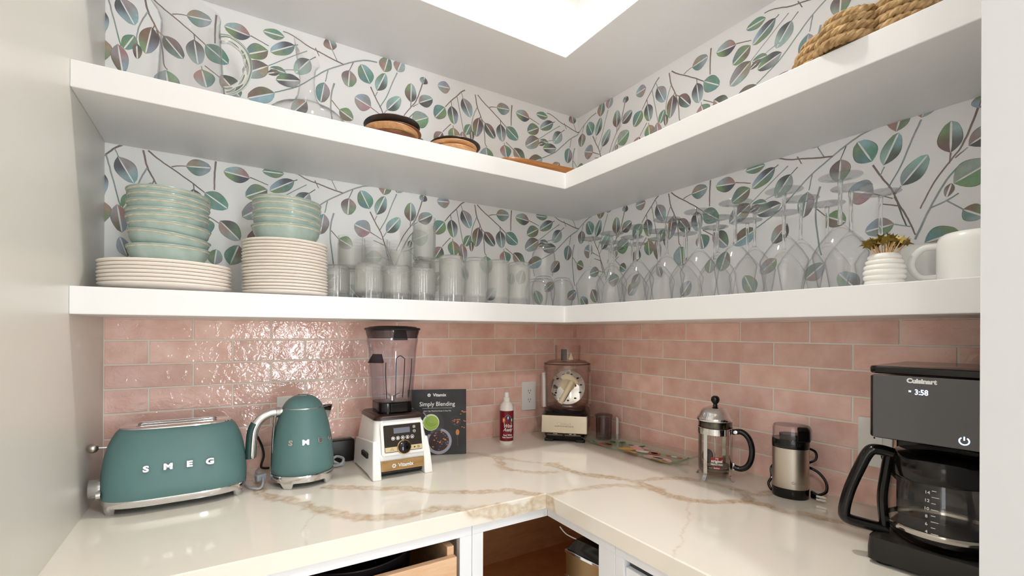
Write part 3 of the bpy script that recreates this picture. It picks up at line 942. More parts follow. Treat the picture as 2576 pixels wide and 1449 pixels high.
# ---- stemless glasses near the corner
def stemless_mesh():
    R = 0.0445
    H = 0.113
    P = [(0, 0.0), (0.020, 0.0), (0.026, 0.002), (0.034, 0.012), (0.042, 0.032), (R, 0.052), (0.043, 0.074), (0.038, 0.098), (0.0345, H), (0.0335, H), (0.0368, 0.098), (0.0418, 0.074), (0.0432, 0.052), (0.0405, 0.033), (0.032, 0.016), (0.020, 0.0095), (0, 0.008)]
    o = MB().lathe(P, 48).build('stemless_glass', M_clear, angle=60)
    me = o.data; bpy.data.objects.remove(o)
    return me
me_sl = stemless_mesh()
for x, y, z, lab in ((-0.385, -0.272, T1, 'under another beside the tall tumblers'), (-0.385, -0.272, T1 + 0.1134, 'perched on top of another near the corner'), (-0.294, -0.268, T1, 'standing alone beside the first wine glass'), (-0.352, -0.180, T1, 'behind the stacked pair')):
    tag(obj('stemless_glass', me_sl, M_clear, None, (x, y, z + 0.113), (PI, 0, random.random())), 'round stemless glass turned upside down, ' + lab, 'glass', 'stemless glasses near the corner')

# ---- wine glasses, upside down on their rims
M_foot = thin_glass('glass_foot', (254, 254, 254), (176, 180, 186), 0.02, refl=1.0, power=4.0)
M_bowlglass = thin_glass('wine_bowl_glass', (255, 255, 255), (178, 182, 188), 0.01, refl=0.8, power=9.0)
def wine_glass():
    t = thing('wine_glass', 'x', 'wine glass', (0, 0, 0), 0, 'upturned wine glasses')
    # rim on the shelf, widest at the shoulder, straight cone to the stem
    out = [(0.0385, 0.0), (0.0415, 0.012), (0.0508, 0.0710), (0.0515, 0.0745), (0.0507, 0.0785), (0.0400, 0.0985), (0.0200, 0.1260), (0.0085, 0.1375), (0.0050, 0.1425)]
    inn = [(0.0, 0.1345), (0.006, 0.1330), (0.018, 0.1255), (0.0388, 0.0980), (0.0495, 0.0780), (0.0502, 0.0745), (0.0496, 0.0710), (0.0404, 0.012), (0.0374, 0.0)]
    MB().lathe([(0, 0.1425)] + out[::-1] + inn[::-1], 56).build('bowl', M_bowlglass, t, angle=50)
    MB().lathe([(0, 0.141), (0.0052, 0.141), (0.0042, 0.150), (0.0038, 0.175), (0.0040, 0.215), (0.0055, 0.236), (0, 0.236)], 20).build('stem', M_crystal, t)
    MB().lathe([(0.0, 0.2355), (0.006, 0.2360), (0.016, 0.2395), (0.030, 0.2418), (0.0395, 0.2425), (0.0402, 0.2435), (0.0395, 0.2446), (0.025, 0.2448), (0.0, 0.2448)], 48).build('foot', M_foot, t)
    return t
wg = wine_glass()
rows = [('front row', -0.268, (-0.398, -0.509, -0.626, -0.742, -0.854, -0.962, -1.086, -1.205)),
        ('middle row', -0.162, (-0.385, -0.4995, -0.620, -0.729, -0.838, -0.951, -1.071, -1.182)),
        ('back row', -0.056, (-0.300, -0.415, -0.530, -0.640, -0.755, -0.865, -0.973, -1.084, -1.201))]
first = True
for rn, x, ys in rows:
    for i, y in enumerate(ys):
        n = len(ys)
        pos = ('nearest the corner' if i == 0 else ('nearest the mugs' if i == n - 1 else ORD[i] + ' from the corner'))
        lab = 'upside-down clear wine glass in the ' + rn + ', ' + pos
        if first:
            wg.location = (x, y, T1); wg['label'] = lab; first = False
        else:
            dup(wg, (x, y, T1), random.uniform(0, 90), lab)

# ---- toothpick jar
M_cer = mat('white_porcelain', (238, 235, 230), 0.15)
M_gold = mat('gold_foil', (122, 100, 40), 0.45, 0.7)
M_stick = mat('pale_wood_stick', (222, 186, 140), 0.6)
tj = thing('toothpick_jar', 'white ribbed beehive jar holding gold leaf toothpicks beside the wine glasses', 'jar', (-0.290, -1.293, T1))
P = [(0, 0.0), (0.029, 0.0)]
prof_r = [0.0325, 0.0345, 0.0350, 0.0338, 0.0312, 0.0275]
for i, r in enumerate(prof_r):
    z = 0.001 + i * 0.0098
    P += [(r - 0.0022, z + 0.0004), (r - 0.0004, z + 0.0025), (r, z + 0.0049), (r - 0.0006, z + 0.0075), (r - 0.0024, z + 0.0094)]
P += [(0.0245, 0.0605), (0.022, 0.0625), (0.018, 0.0625), (0.018, 0.050), (0, 0.049)]
MB().lathe(P, 40).build('body', M_cer, tj)
rg = random.Random(3)
for k in range(30):
    a = rg.uniform(0, 2 * PI); q = math.sqrt(rg.random())
    bx, by = 0.010 * q * math.cos(a), 0.010 * q * math.sin(a)
    tx, ty, tz = 0.036 * q * math.cos(a) + rg.uniform(-.004, .004), 0.036 * q * math.sin(a) + rg.uniform(-.004, .004), 0.080 + 0.012 * (1 - q) + rg.uniform(-.004, .004)
    st = MB().tube([(bx, by, 0.052), (tx, ty, tz)], 0.0009, 5).build('toothpick', M_stick, tj)
    # a five-lobed gold leaf on its end, tilted at random
    pts = []
    for i in range(20):
        an = 2 * PI * i / 20
        rr = 0.0118 * (0.72 + 0.28 * math.cos(5 * an) + 0.10 * math.cos(10 * an))
        pts.append((rr * math.cos(an), rr * math.sin(an)))
    lf = MB().prism(pts, -0.0003, 0.0003).build('gold_leaf', M_gold, st, smooth=False)
    lf.location = (tx, ty, tz + 0.002)
    lf.rotation_euler = (rg.uniform(.5, 1.6), rg.uniform(-.6, .6), rg.uniform(-2.2, -.4))

# ---- mugs
M_mug = mat('pale_stoneware', (238, 239, 236), 0.2)
def mug(label, loc, rz, R, H, handle=True):
    t = thing('mug', label, 'mug', loc, rz, 'pale mugs')
    # turned upside down: flat foot up, rounded shoulder
    MB().lathe([(R - 0.004, 0.0), (R - 0.0005, 0.0), (R, 0.002), (R, H * 0.72), (R * 0.985, H * 0.84), (R * 0.93, H * 0.94), (R * 0.82, H * 0.99), (R * 0.70, H), (0, H), (0, H - 0.005), (R * 0.7, H - 0.006), (R - 0.005, H * 0.75), (R - 0.004, 0.0)], 56).build('body', M_mug, t, angle=60)
    if handle:
        path = bez([(-R + 0.004, 0, H * 0.78), (-R - 0.018, 0, H * 0.76), (-R - 0.033, 0, H * 0.58), (-R - 0.035, 0, H * 0.36), (-R - 0.022, 0, H * 0.16), (-R + 0.003, 0, H * 0.14)], 6)
        MB().tube(path, 0.0062, 12, sx=1.0).build('handle', M_mug, t)
    return t
mug('large white mug turned upside down, cut by the end wall', (-0.215, -1.412, T1), -72, 0.0600, 0.094)
mug('smaller white mug standing behind the toothpick jar', (-0.100, -1.300, T1), 150, 0.046, 0.098)

# ------------------------------------------------------------------ middle shelf
# pitcher
pt = thing('glass_pitcher', 'tall clear glass pitcher with thick loop handle', 'pitcher', (-1.468, -0.165, T2), 4)
prof = [(0, 0.0), (0.070, 0.0), (0.0765, 0.003), (0.0785, 0.012), (0.077, 0.05), (0.071, 0.14), (0.0655, 0.23), (0.0640, 0.255), (0.0655, 0.278), (0.0645, 0.279), (0.0622, 0.255), (0.0635, 0.23), (0.0690, 0.14), (0.0745, 0.05), (0.0745, 0.02), (0.06, 0.0135), (0, 0.013)]
m = MB().lathe(prof, 64)
def spout(p):
    x, y, z = p
    if z > 0.215 and x < 0:
        k = (z - 0.215) / 0.065
        c = max(0, -x / max(1e-6, math.hypot(x, y))) ** 6
        return (x - 0.03 * k * k * c, y * (1 - 0.2 * c * k), z + 0.006 * k * c)
    return p
m.v = [spout(p) for p in m.v]
m.build('body', M_clear, pt, angle=60)
hp = bez([(0.064, 0, 0.232), (0.090, 0, 0.236), (0.122, 0, 0.215), (0.132, 0, 0.170), (0.118, 0, 0.125), (0.092, 0, 0.098), (0.072, 0, 0.090)], 7)
M_handleglass = mat('handle_glass', (250, 251, 244), 0.02, trans=1.0, ior=1.45)
MB().tube(hp, [0.0105 + 0.004 * abs(i / (len(hp) - 1) - 0.5) for i in range(len(hp))], 14, sx=1.1).build('handle', M_handleglass, pt)
# decanter
dc = thing('wine_decanter', 'clear glass decanter with wide flat base and slanted neck opening', 'decanter', (-1.186, -0.185, T2), 0)
prof = [(0, 0.0), (0.050, 0.0), (0.075, 0.003), (0.100, 0.016), (0.1120, 0.034), (0.1080, 0.052), (0.090, 0.069), (0.062, 0.082), (0.038, 0.096), (0.0265, 0.118), (0.0220, 0.145), (0.0212, 0.170), (0.0245, 0.205), (0.0300, 0.240), (0.0355, 0.285)]
inn = [(r - 0.0018 if r > 0.004 else 0, z + (0.003 if r < 0.09 and z < 0.01 else 0)) for r, z in prof][::-1]
m = MB().lathe(prof + inn, 56)
def slant(p):
    x, y, z = p
    if z > 0.20:
        k = (z - 0.20) / 0.085
        return (x, y, z - k * (0.034 + x * 0.95))
    return p
m.v = [slant(p) for p in m.v]
m.build('body', M_clear, dc, angle=60)

# wooden plates, two stacks of three
def wood(name, c1, c2, rough=0.42, scale=7.0, stretch=(1.2, 12, 12)):
    w = mat(name, c1, rough)
    color_noise(w, c1, c2, scale, 6, 0.32, 0.68, stretch, rough=0.6)
    return w
M_w_lt = wood('acacia_light', (206, 160, 112), (170, 120, 76))
M_w_md = wood('acacia_mid', (128, 78, 48), (92, 52, 30))
M_w_dk = wood('charred_wood', (52, 44, 38), (34, 28, 25))
M_w_or = wood('teak_board', (160, 108, 58), (128, 80, 38), 0.4, 9, (1.0, 14, 14))
def wood_plate(R, h, m_, x, y, z, label, rx=0, ry=0, wob=0.03, seed=0):
    rings = []
    rr = random.Random(seed)
    ph = [rr.uniform(0, 6) for _ in range(3)]
    for r, zz in [(0.0, 0.0), (R * 0.55, 0.0), (R * 0.78, h * 0.25), (R * 0.95, h * 0.72), (R, h * 0.92), (R * 0.99, h), (R * 0.95, h), (R * 0.74, h * 0.55), (R * 0.5, h * 0.38), (0, h * 0.36)]:
        rings.append([((r * (1 + wob * math.sin(2 * a + ph[0]) + wob * .5 * math.sin(3 * a + ph[1]))) * math.cos(a), (r * (1 + wob * math.sin(2 * a + ph[0]))) * math.sin(a), zz) for a in [2 * PI * j / 56 for j in range(56)]])
    o = MB().loft(rings, False, False).build('wooden_plate', m_, None, angle=60, loc=(x, y, z), rot=(math.radians(rx), math.radians(ry), rr.uniform(0, 3)))
    tag(o, label, 'plate', 'wooden plates on the middle shelf')
W1, W2 = (-0.945, -0.235), (-0.735, -0.235)
wood_plate(0.078, 0.026, M_w_md, W1[0] - 0.002, W1[1] - 0.012, T2, 'dark brown wooden plate at the bottom of the left wooden stack', 0, 0, 0.02, 7)
wood_plate(0.084, 0.020, M_w_lt, W1[0] - 0.008, W1[1] - 0.018, T2 + 0.020, 'light wooden plate second from the bottom of the left wooden stack', 0, 0.8, 0.02, 1)
wood_plate(0.085, 0.020, M_w_md, W1[0] + 0.009, W1[1] + 0.004, T2 + 0.0335, 'reddish brown wooden plate just below the black one on the left', 0, 1.0, 0.02, 2)
wood_plate(0.087, 0.026, M_w_dk, W1[0] + 0.002, W1[1] + 0.006, T2 + 0.0475, 'black charred wooden plate on top of the left wooden stack', 0, 1.5, 0.015, 3)
wood_plate(0.078, 0.024, M_w_lt, W2[0] - 0.006, W2[1] - 0.018, T2, 'light wooden plate at the bottom of the right wooden stack', 0, 0, 0.02, 4)
wood_plate(0.084, 0.022, M_w_lt, W2[0] - 0.010, W2[1] - 0.010, T2 + 0.018, 'honey coloured wooden plate in the middle of the right wooden stack', 0, 1.0, 0.02, 5)
wood_plate(0.086, 0.026, M_w_dk, W2[0] + 0.012, W2[1] + 0.014, T2 + 0.034, 'black charred wooden plate on top of the right wooden stack', 0, 1.5, 0.015, 6)
# long wooden board standing low at the back
pts = rrect(-0.205, 0.205, -0.09, 0.09, 0.075, 10)
bd = MB().loft([[(x * s, y * s, z) for x, y in pts] for s, z in ((0.93, 0), (0.98, 0.006), (1.0, 0.02), (1.0, 0.032), (0.985, 0.034), (0.93, 0.026), (0.9, 0.014))]).build('serving_tray', M_w_or, None, angle=50, loc=(-0.375, -0.235, T2), rot=(0, 0, math.radians(-4)))
tag(bd, 'long orange-brown wooden tray lying at the shelf corner', 'tray')

# ---- coiled braided rope basket
M_rope = mat('braided_jute', (170, 134, 88), 0.8)
color_noise(M_rope, (132, 98, 58), (204, 172, 124), 55, 5, 0.32, 0.7)
rb = thing('rope_basket', 'brown braided rope basket with scalloped coils on the right shelf', 'basket', (-0.205, -1.245, T2), 0)
def scallop(th, R, k):
    # five petals
    return R * (0.76 + 0.24 * abs(math.sin(3.5 * th + k)) ** 0.6)
for lay_ in range(4):
    zc = 0.0112 + lay_ * 0.0185
    R = (0.150, 0.146, 0.140, 0.130)[lay_]
    path = []
    NP = 260
    for i in range(NP):
        th = 2 * PI * i / NP
        r = scallop(th, R, 0.35)
        path.append(Vector((r * math.cos(th), r * math.sin(th), zc + 0.0015 * math.sin(5 * th))))
    strands = MB()
    for s_ in range(3):
        sp = []
        for i, p in enumerate(path):
            t = (path[(i + 1) % NP] - path[i - 1]).normalized()
            u = Vector((t.y, -t.x, 0)); w = Vector((0, 0, 1))
            ph = 2 * PI * (i * 26 / NP) + s_ * 2 * PI / 3
            sp.append(p + u * 0.0058 * math.cos(ph) + w * 0.0044 * math.sin(ph))
        strands.tube(sp, 0.0062, 7, True)
    strands.build('rope_coil', M_rope, rb)
bot = MB()
for q in range(7):
    R = 0.125 - q * 0.018
    bot.tube([(R * math.cos(2 * PI * i / 48), R * math.sin(2 * PI * i / 48), 0.0085) for i in range(48)], 0.0085, 8, True)
bot.build('coiled_base', M_rope, rb)

# ------------------------------------------------------------------ worktop appliances (fronts face -y in their own frames)
M_teal = mat('matte_green_enamel', (88, 122, 122), 0.5)
add_bump(M_teal, 900, 0.05, 0.0004)
M_brown = mat('dark_brown_plastic', (52, 32, 26), 0.3)
M_whitep = mat('white_gloss_plastic', (240, 240, 239), 0.14)
M_pap = mat('book_pages', (236, 232, 224), 0.8)
M_dark = mat('dark_void', (8, 8, 9), 0.5)
M_goldm = mat('polished_champagne', (214, 178, 128), 0.08, 1.0)
M_goldp = mat('champagne_plastic', (206, 186, 146), 0.3)
M_ink_w = mat('white_ink', (236, 236, 234), 0.5)

def feet_ring(a, b, e, z0, z1, foot_h, feet, m_, parent, name='base_skirt', n=96, wid=0.16):
    """chrome skirt whose lower edge drops into feet at the given angles"""
    top = superring(a, b, z1, n, e)
    rin = superring(a * 0.93, b * 0.93, z1, n, e)
    low, lin_ = [], []
    for j in range(n):
        t = 2 * PI * j / n
        d = min(abs((t - f + PI) % (2 * PI) - PI) for f in feet)
        k = max(0.0, min(1.0, (wid - d) / (wid * 0.35) + 0.0))
        k = k * k * (3 - 2 * k)
        z = z0 * (1 - k)
        s_ = 1.0 - 0.035 * (1 - z / z1)
        low.append((top[j][0] * s_, top[j][1] * s_, z)); lin_.append((rin[j][0] * s_, rin[j][1] * s_, z))
    mid = [(top[j][0] * 1.012, top[j][1] * 1.012, z1 * 0.86) for j in range(n)]
    m = MB().loft([rin, top, mid, low, lin_, rin], False, False)
    return m.build(name, m_, parent, angle=50)

# ---- toaster
to = thing('toaster', 'sage green retro two-slot toaster with chrome top beside the left wall', 'toaster', (-1.492, -0.196, ZC), 1.5)
rings = [superring(a, b, z, 80, e) for z, a, b, e in ((0.030, 0.1490, 0.0925, 3.2), (0.036, 0.1525, 0.0945, 3.2), (0.060, 0.1535, 0.0940, 3.1), (0.095, 0.1515, 0.0895, 3.0), (0.130, 0.1465, 0.0825, 2.9), (0.155, 0.1400, 0.0755, 2.8), (0.172, 0.1330, 0.0690, 2.7), (0.184, 0.1265, 0.0630, 2.7), (0.1915, 0.1200, 0.0575, 2.7), (0.1945, 0.1150, 0.0535, 2.7))]
MB().loft(rings, True, True).build('body', M_teal, to, angle=60)
tp = MB().loft([superring(0.1165, 0.0545, 0.1935, 80, 2.7), superring(0.1165, 0.0545, 0.1965, 80, 2.7), superring(0.112, 0.050, 0.1985, 80, 2.7)]).build('top_plate', M_chrome, to, angle=40)
for y in (-0.019, 0.019):
    o = [(x, y + q, 0.1988) for x, q in rrect(-0.082, 0.082, -0.0085, 0.0085, 0.0084, 8)]
    MB().loft([o, [(p[0] * 1.0, p[1], 0.1994) for p in o]]).build('bread_slot', M_dark, tp)
    MB().tube([(x, y + q, 0.1994) for x, q in rrect(-0.084, 0.084, -0.0105, 0.0105, 0.0104, 8)], 0.0010, 8, True).build('slot_rim', M_chrome, tp)
feet_ring(0.1515, 0.0935, 3.2, 0.018, 0.036, 0.014, (math.radians(-30), math.radians(-150), math.radians(30), math.radians(150)), M_chrome, to, wid=0.10)
lv = MB().tube([(-0.138, 0.0, 0.150), (-0.162, 0.0, 0.151)], 0.0028, 10).build('lever', M_chrome, to)
MB().lathe([(0.0115 * math.sin(PI * i / 14), -0.0115 * math.cos(PI * i / 14)) for i in range(15)], 20, -0.168, 0, 0.151, 'x').build('lever_ball', M_steel, lv)
kn = MB().lathe([(0, -0.172), (0.0205, -0.172), (0.0215, -0.170), (0.0215, -0.157), (0.0225, -0.155), (0.0225, -0.148), (0, -0.148)], 32, 0, -0.02, 0.058, 'x').build('dial', M_chrome, to)
MB().lathe([(0, -0.1542), (0.0085, -0.1542), (0.0085, -0.146), (0, -0.146)], 20, 0, -0.052, 0.050, 'x').build('button', M_chrome, to)
def emblem(parent, x, y, z, rz=0.0, tilt=0.0, s=0.019, chars='SMEG', dx=0.0425, curve=None):
    for i, ch in enumerate(chars):
        px = x + (i - (len(chars) - 1) / 2) * dx
        loc, rot = (px, y, z), (PI / 2 + tilt, 0, rz)
        if curve:
            R, an0 = curve
            an = an0 + (i - 1.5) * dx / R
            loc, rot = (R * math.sin(an), -R * math.cos(an), z), (PI / 2 + tilt, 0, an)
        text('letter', ch, s, mat('satin_aluminium', (205, 205, 203), 0.25, 1.0), parent, loc, rot, 0.0012, 0.0008, sx=1.25, bev=0.0004)
emblem(to, 0.004, -0.0908, 0.106, 0, -0.14)
# flex of the toaster
cord = MB().tube(bez([(-1.345, -0.19, ZC + 0.010), (-1.328, -0.225, ZC + 0.006), (-1.306, -0.235, ZC + 0.005), (-1.298, -0.20, ZC + 0.020), (-1.31, -0.12, ZC + 0.018), (-1.30, -0.05, ZC + 0.012)], 8), 0.0032, 8)
fx = cord.build('power_cord', mat('grey_flex', (176, 178, 184), 0.45))
pg = MB().box(-0.014, 0.014, -0.009, 0.009, 0.0, 0.02).build('plug_body', M_grey, fx, bevel=0.004, loc=(-1.303, -0.19, ZC + 0.012), rot=(0, 0, 0.4))
adopt(fx, to)

# ---- kettle
ke = thing('kettle', 'sage green retro kettle with chrome handle beside the toaster', 'kettle', (-1.196, -0.205, ZC), 6)
prof = [(0, 0.033), (0.080, 0.033), (0.0838, 0.036), (0.0848, 0.050), (0.0838, 0.075), (0.0810, 0.105), (0.0768, 0.135), (0.0708, 0.165), (0.0635, 0.192), (0.0552, 0.2145), (0.0535, 0.2145)]
MB().lathe(prof, 72).build('body', M_teal, ke, angle=60)
MB().lathe([(0.0540, 0.2135), (0.0555, 0.2140), (0.0550, 0.2165), (0.0530, 0.2165)], 64).build('lid_ring', mat('satin_aluminium', (205, 205, 203), 0.25, 1.0), ke)
ld = MB().lathe([(0.0538, 0.2165), (0.0515, 0.2215), (0.046, 0.230), (0.038, 0.2385), (0.027, 0.2455), (0.0165, 0.2490), (0, 0.2500)], 64).build('lid', M_teal, ke, angle=60)
MB().tube([(0.0175 * math.cos(2 * PI * i / 40), 0.0175 * math.sin(2 * PI * i / 40), 0.2490) for i in range(40)], 0.0009, 6, True).build('button_ring', M_chrome, ld)
feet_ring(0.0855, 0.0855, 2.0, 0.016, 0.035, 0.016, (math.radians(-48), math.radians(-132), math.radians(48), math.radians(132)), M_chrome, ke, wid=0.22)
hp = bez([(-0.056, 0, 0.206), (-0.085, 0, 0.205), (-0.110, 0, 0.192), (-0.126, 0, 0.166), (-0.131, 0, 0.130), (-0.133, 0, 0.086)], 8)
hd = MB().tube(hp, [0.0125] * (len(hp) - 1) + [0.0105], 16, sx=0.85).build('handle', M_chrome, ke)
inner = [Vector((p.x + (0.0025 if i < 14 else 0.0045), p.y, p.z - 0.0045 if i < 26 else p.z)) for i, p in enumerate(hp)]
MB().tube([(p.x - 0.006, p.y, p.z) for p in hp[20:]], 0.0095, 12, sx=1.25).build('grip', mat('dark_green_grip', (38, 66, 66), 0.4), hd)
MB().lathe([(0.0, -0.062), (0.0145, -0.062), (0.0150, -0.072), (0.0, -0.072)], 20, 0, 0, 0.2055, 'x').build('handle_mount', mat('satin_aluminium'), ke)
strip = [(-(r + 0.0012), 0, z) for r, z in prof[2:10]]
MB().tube(bez(strip[::-1], 4), 0.0105, 10, sx=1.0).xf(Matrix.Scale(0.35, 4, (1, 0, 0)) @ Matrix.Translation((0, 0, 0))).xf(Matrix.Translation((-0.0520, 0, 0))).build('water_gauge', M_chrome, ke)
sp = MB().loft([[(0.050, -0.020, 0.212), (0.050, 0.020, 0.212), (0.060, 0.014, 0.165), (0.060, -0.014, 0.165)], [(0.082, -0.006, 0.214), (0.082, 0.006, 0.214), (0.074, 0.003, 0.178), (0.074, -0.003, 0.178)]]).build('spout', M_chrome, ke, bevel=0.001)
MB().loft([[(0.050, -0.018, 0.2125), (0.050, 0.018, 0.2125), (0.055, 0.014, 0.190), (0.055, -0.014, 0.190)], [(0.0825, -0.0045, 0.2148), (0.0825, 0.0045, 0.2148), (0.080, 0.003, 0.206), (0.080, -0.003, 0.206)]]).build('spout_opening', M_dark, sp)
emblem(ke, 0, 0, 0.126, 0, -0.14, 0.0185, 'SMEG', 0.039, (0.0790, 0.10))

# power base lead of the kettle, looped behind it
kc = MB().tube(bez([(-1.10, -0.12, ZC + 0.006), (-1.075, -0.135, ZC + 0.012), (-1.062, -0.11, ZC + 0.022), (-1.078, -0.085, ZC + 0.026), (-1.092, -0.10, ZC + 0.018), (-1.07, -0.12, ZC + 0.006), (-1.055, -0.09, ZC + 0.005)], 8), 0.0042, 8).build('looped_cord', mat('grey_flex'))
adopt(kc, ke)
ad = MB().box(-0.05, 0.05, -0.018, 0.018, 0, 0.075).build('power_adapter', M_blackm, None, bevel=0.008, seg=3, loc=(-1.066, -0.055, ZC))
tag(ad, 'black box-shaped power adapter standing against the tiles behind the blender', 'adapter')
c2 = MB().tube(bez([(-1.302, -0.022, ZC + 0.105), (-1.290, -0.03, ZC + 0.075), (-1.285, -0.035, ZC + 0.045), (-1.292, -0.04, ZC + 0.012), (-1.27, -0.05, ZC + 0.008)], 8), 0.0035, 8).build('black_cord', M_blackm)
tag(c2, 'black cord hanging against the tiles behind the kettle', 'cord')

# ---- blender
bl = thing('blender', 'white countertop blender with smoky jar and gold trim in front of the book', 'blender', (-0.934, -0.205, ZC), 0)
def rr3(x0, x1, y0, y1, r, z, n=5):
    return [(p[0], p[1], z) for p in rrect(x0, x1, y0, y1, r, n)]
MB().loft([rr3(-0.088, 0.088, -0.106, 0.105, 0.016, 0.028), rr3(-0.087, 0.087, -0.108, 0.104, 0.018, 0.060), rr3(-0.082, 0.082, -0.101, 0.100, 0.020, 0.110), rr3(-0.0765, 0.0765, -0.090, 0.094, 0.022, 0.150), rr3(-0.0735, 0.0735, -0.082, 0.090, 0.022, 0.168)]).build('motor_housing', M_whitep, bl, angle=50)
for sx in (-1, 1):
    xa, xb = sx * 0.093, sx * 0.064
    pts = [(-0.124, 0.0), (-0.100, 0.0), (-0.060, 0.006), (0.080, 0.006), (0.108, 0.0), (0.110, 0.055), (0.098, 0.090), (-0.096, 0.110), (-0.112, 0.060)]
    leg = MB().loft([[(sx * (0.0925 - 0.13 * max(0, z - 0.03) * 0.75), y, z) for y, z in pts], [(sx * 0.066, y, z) for y, z in pts]]).build('side_leg', M_whitep, bl, bevel=0.004, seg=2)
MB().box(-0.080, 0.080, -0.098, 0.095, 0.006, 0.030).build('underside', M_blackm, bl, bevel=0.004)
tr_ = MB().loft([[(-0.066, -0.1175, 0.022), (0.066, -0.1175, 0.022), (0.066, -0.100, 0.022), (-0.066, -0.100, 0.022)], [(-0.066, -0.1155, 0.052), (0.066, -0.1155, 0.052), (0.066, -0.100, 0.052), (-0.066, -0.100, 0.052)]]).build('gold_trim', M_goldm, bl, bevel=0.002)
text('brand', 'Vitamix', 0.015, M_ink_w, tr_, (0.008, -0.1176, 0.036), (PI / 2 - 0.06, 0, 0), 0.0004, 0.0004)
for k in range(6):
    a = k * PI / 3
    MB().prism([(x + 0.0045 * math.cos(a) - 0.028, y + 0.0045 * math.sin(a) + 0.036) for x, y in [(0.0023 * math.cos(q), 0.0023 * math.sin(q)) for q in (0, 1.26, 2.51, 3.77, 5.03)]], -0.1181, -0.1172, 'y').build('logo_petal', M_ink_w, tr_, smooth=False)
# control panel lies on the leaning front face
PT = Matrix.Translation((0.002, -0.1030, 0.116)) @ Matrix.Rotation(math.radians(-13.5), 4, 'X')
def panel(mb, name, m_, parent=bl, **kw):
    return mb.xf(PT).build(name, m_, parent, **kw)
M_pan = mat('bronze_panel', (58, 52, 46), 0.12, 0.3)
MB_p = MB().prism(rrect(-0.066, 0.066, -0.050, 0.046, 0.006), 0.0005, -0.0045, 'y')
pl = panel(MB_p, 'panel_bezel', M_whitep, bevel=0.001)
pb = panel(MB().prism(rrect(-0.058, 0.058, -0.042, 0.038, 0.003), -0.0040, -0.0062, 'y'), 'control_panel', M_pan, bevel=0.0006)
panel(MB().prism(rrect(-0.028, 0.022, 0.012, 0.028, 0.001), -0.0060, -0.0066, 'y'), 'display', mat('grey_display', (112, 116, 132), 0.15), pb, smooth=False)
for i in range(5):
    cx = -0.031 + i * 0.0148
    panel(MB().lathe([(0.0056, -0.0060), (0.0056, -0.0067), (0.0046, -0.0067), (0.0046, -0.0060)], 20, cx, 0, -0.002, 'y'), 'program_ring', M_ink_w, pb)
    panel(MB().prism([(cx + dx, -0.002 + dz) for dx, dz in ((-0.0022, -0.0028), (0.0022, -0.0028), (0.0028 - i * 0.0004, 0.002), (0.0, 0.0034 - i * 0.0003), (-0.0028 + i * 0.0003, 0.002))], -0.0060, -0.0067, 'y'), 'program_icon', M_ink_w, pb, smooth=False)
for zz, plus in ((0.027, True), (0.014, False)):
    panel(MB().lathe([(0.0042, -0.0060), (0.0042, -0.0067), (0.0034, -0.0067), (0.0034, -0.0060)], 18, 0.036, 0, zz, 'y'), 'timer_ring', M_ink_w, pb)
    mm = MB().box(0.0340, 0.0380, -0.0067, -0.0060, zz - 0.0005, zz + 0.0005)
    if plus: mm.box(0.0355, 0.0365, -0.0067, -0.0060, zz - 0.002, zz + 0.002)
    panel(mm, 'timer_sign', M_ink_w, pb, smooth=False)
for sx in (-1, 1):
    q = panel(MB().prism(rrect(min(sx * 0.018, sx * 0.057), max(sx * 0.018, sx * 0.057), -0.0405, -0.0265, 0.0015), -0.0058, -0.0072, 'y'), 'gold_key', M_goldp, pb, bevel=0.0004)
    if sx < 0:
        mm = MB().box(-0.043, -0.039, -0.0078, -0.0070, -0.0365, -0.0358).box(-0.0395, -0.039, -0.0078, -0.0070, -0.0365, -0.031).box(-0.0395, -0.034, -0.0078, -0.0070, -0.0316, -0.031).box(-0.0346, -0.034, -0.0078, -0.0070, -0.0365, -0.031).box(-0.0346, -0.030, -0.0078, -0.0070, -0.0365, -0.0358)
        panel(mm, 'pulse_icon', M_brown, pb, smooth=False)
    else:
        panel(MB().prism([(0.031, -0.0365), (0.037, -0.0335), (0.031, -0.0305)], -0.0078, -0.0070, 'y'), 'start_icon', M_brown, pb, smooth=False)
        panel(MB().box(0.0425, 0.0435, -0.0078, -0.007, -0.0365, -0.0305).box(0.0475, 0.0485, -0.0078, -0.007, -0.0365, -0.0305).box(0.0425, 0.0485, -0.0078, -0.007, -0.0365, -0.0355).box(0.0425, 0.0485, -0.0078, -0.007, -0.0315, -0.0305), 'stop_icon', M_brown, pb, smooth=False)
kd = panel(MB().lathe([(0.0, -0.016), (0.0165, -0.016), (0.0185, -0.0145), (0.019, -0.006), (0.0, -0.006)], 36, 0, 0, -0.030, 'y'), 'dial', M_black, pb)
panel(MB().lathe([(0.0190, -0.006), (0.0215, -0.006), (0.0215, -0.0105), (0.0190, -0.0125)], 36, 0, 0, -0.030, 'y'), 'dial_ring', M_goldm, pb)
MB().box(-0.0955, -0.086, -0.060, 0.000, 0.052, 0.068).build('vent_slot', M_dark, bl, bevel=0.003, rot=None)
MB().loft([rr3(-0.0760, 0.0760, -0.086, 0.091, 0.022, 0.167), rr3(-0.0760, 0.0760, -0.086, 0.091, 0.022, 0.174), rr3(-0.0715, 0.0715, -0.080, 0.086, 0.022, 0.180)]).build('top_cap', M_brown, bl, angle=50)
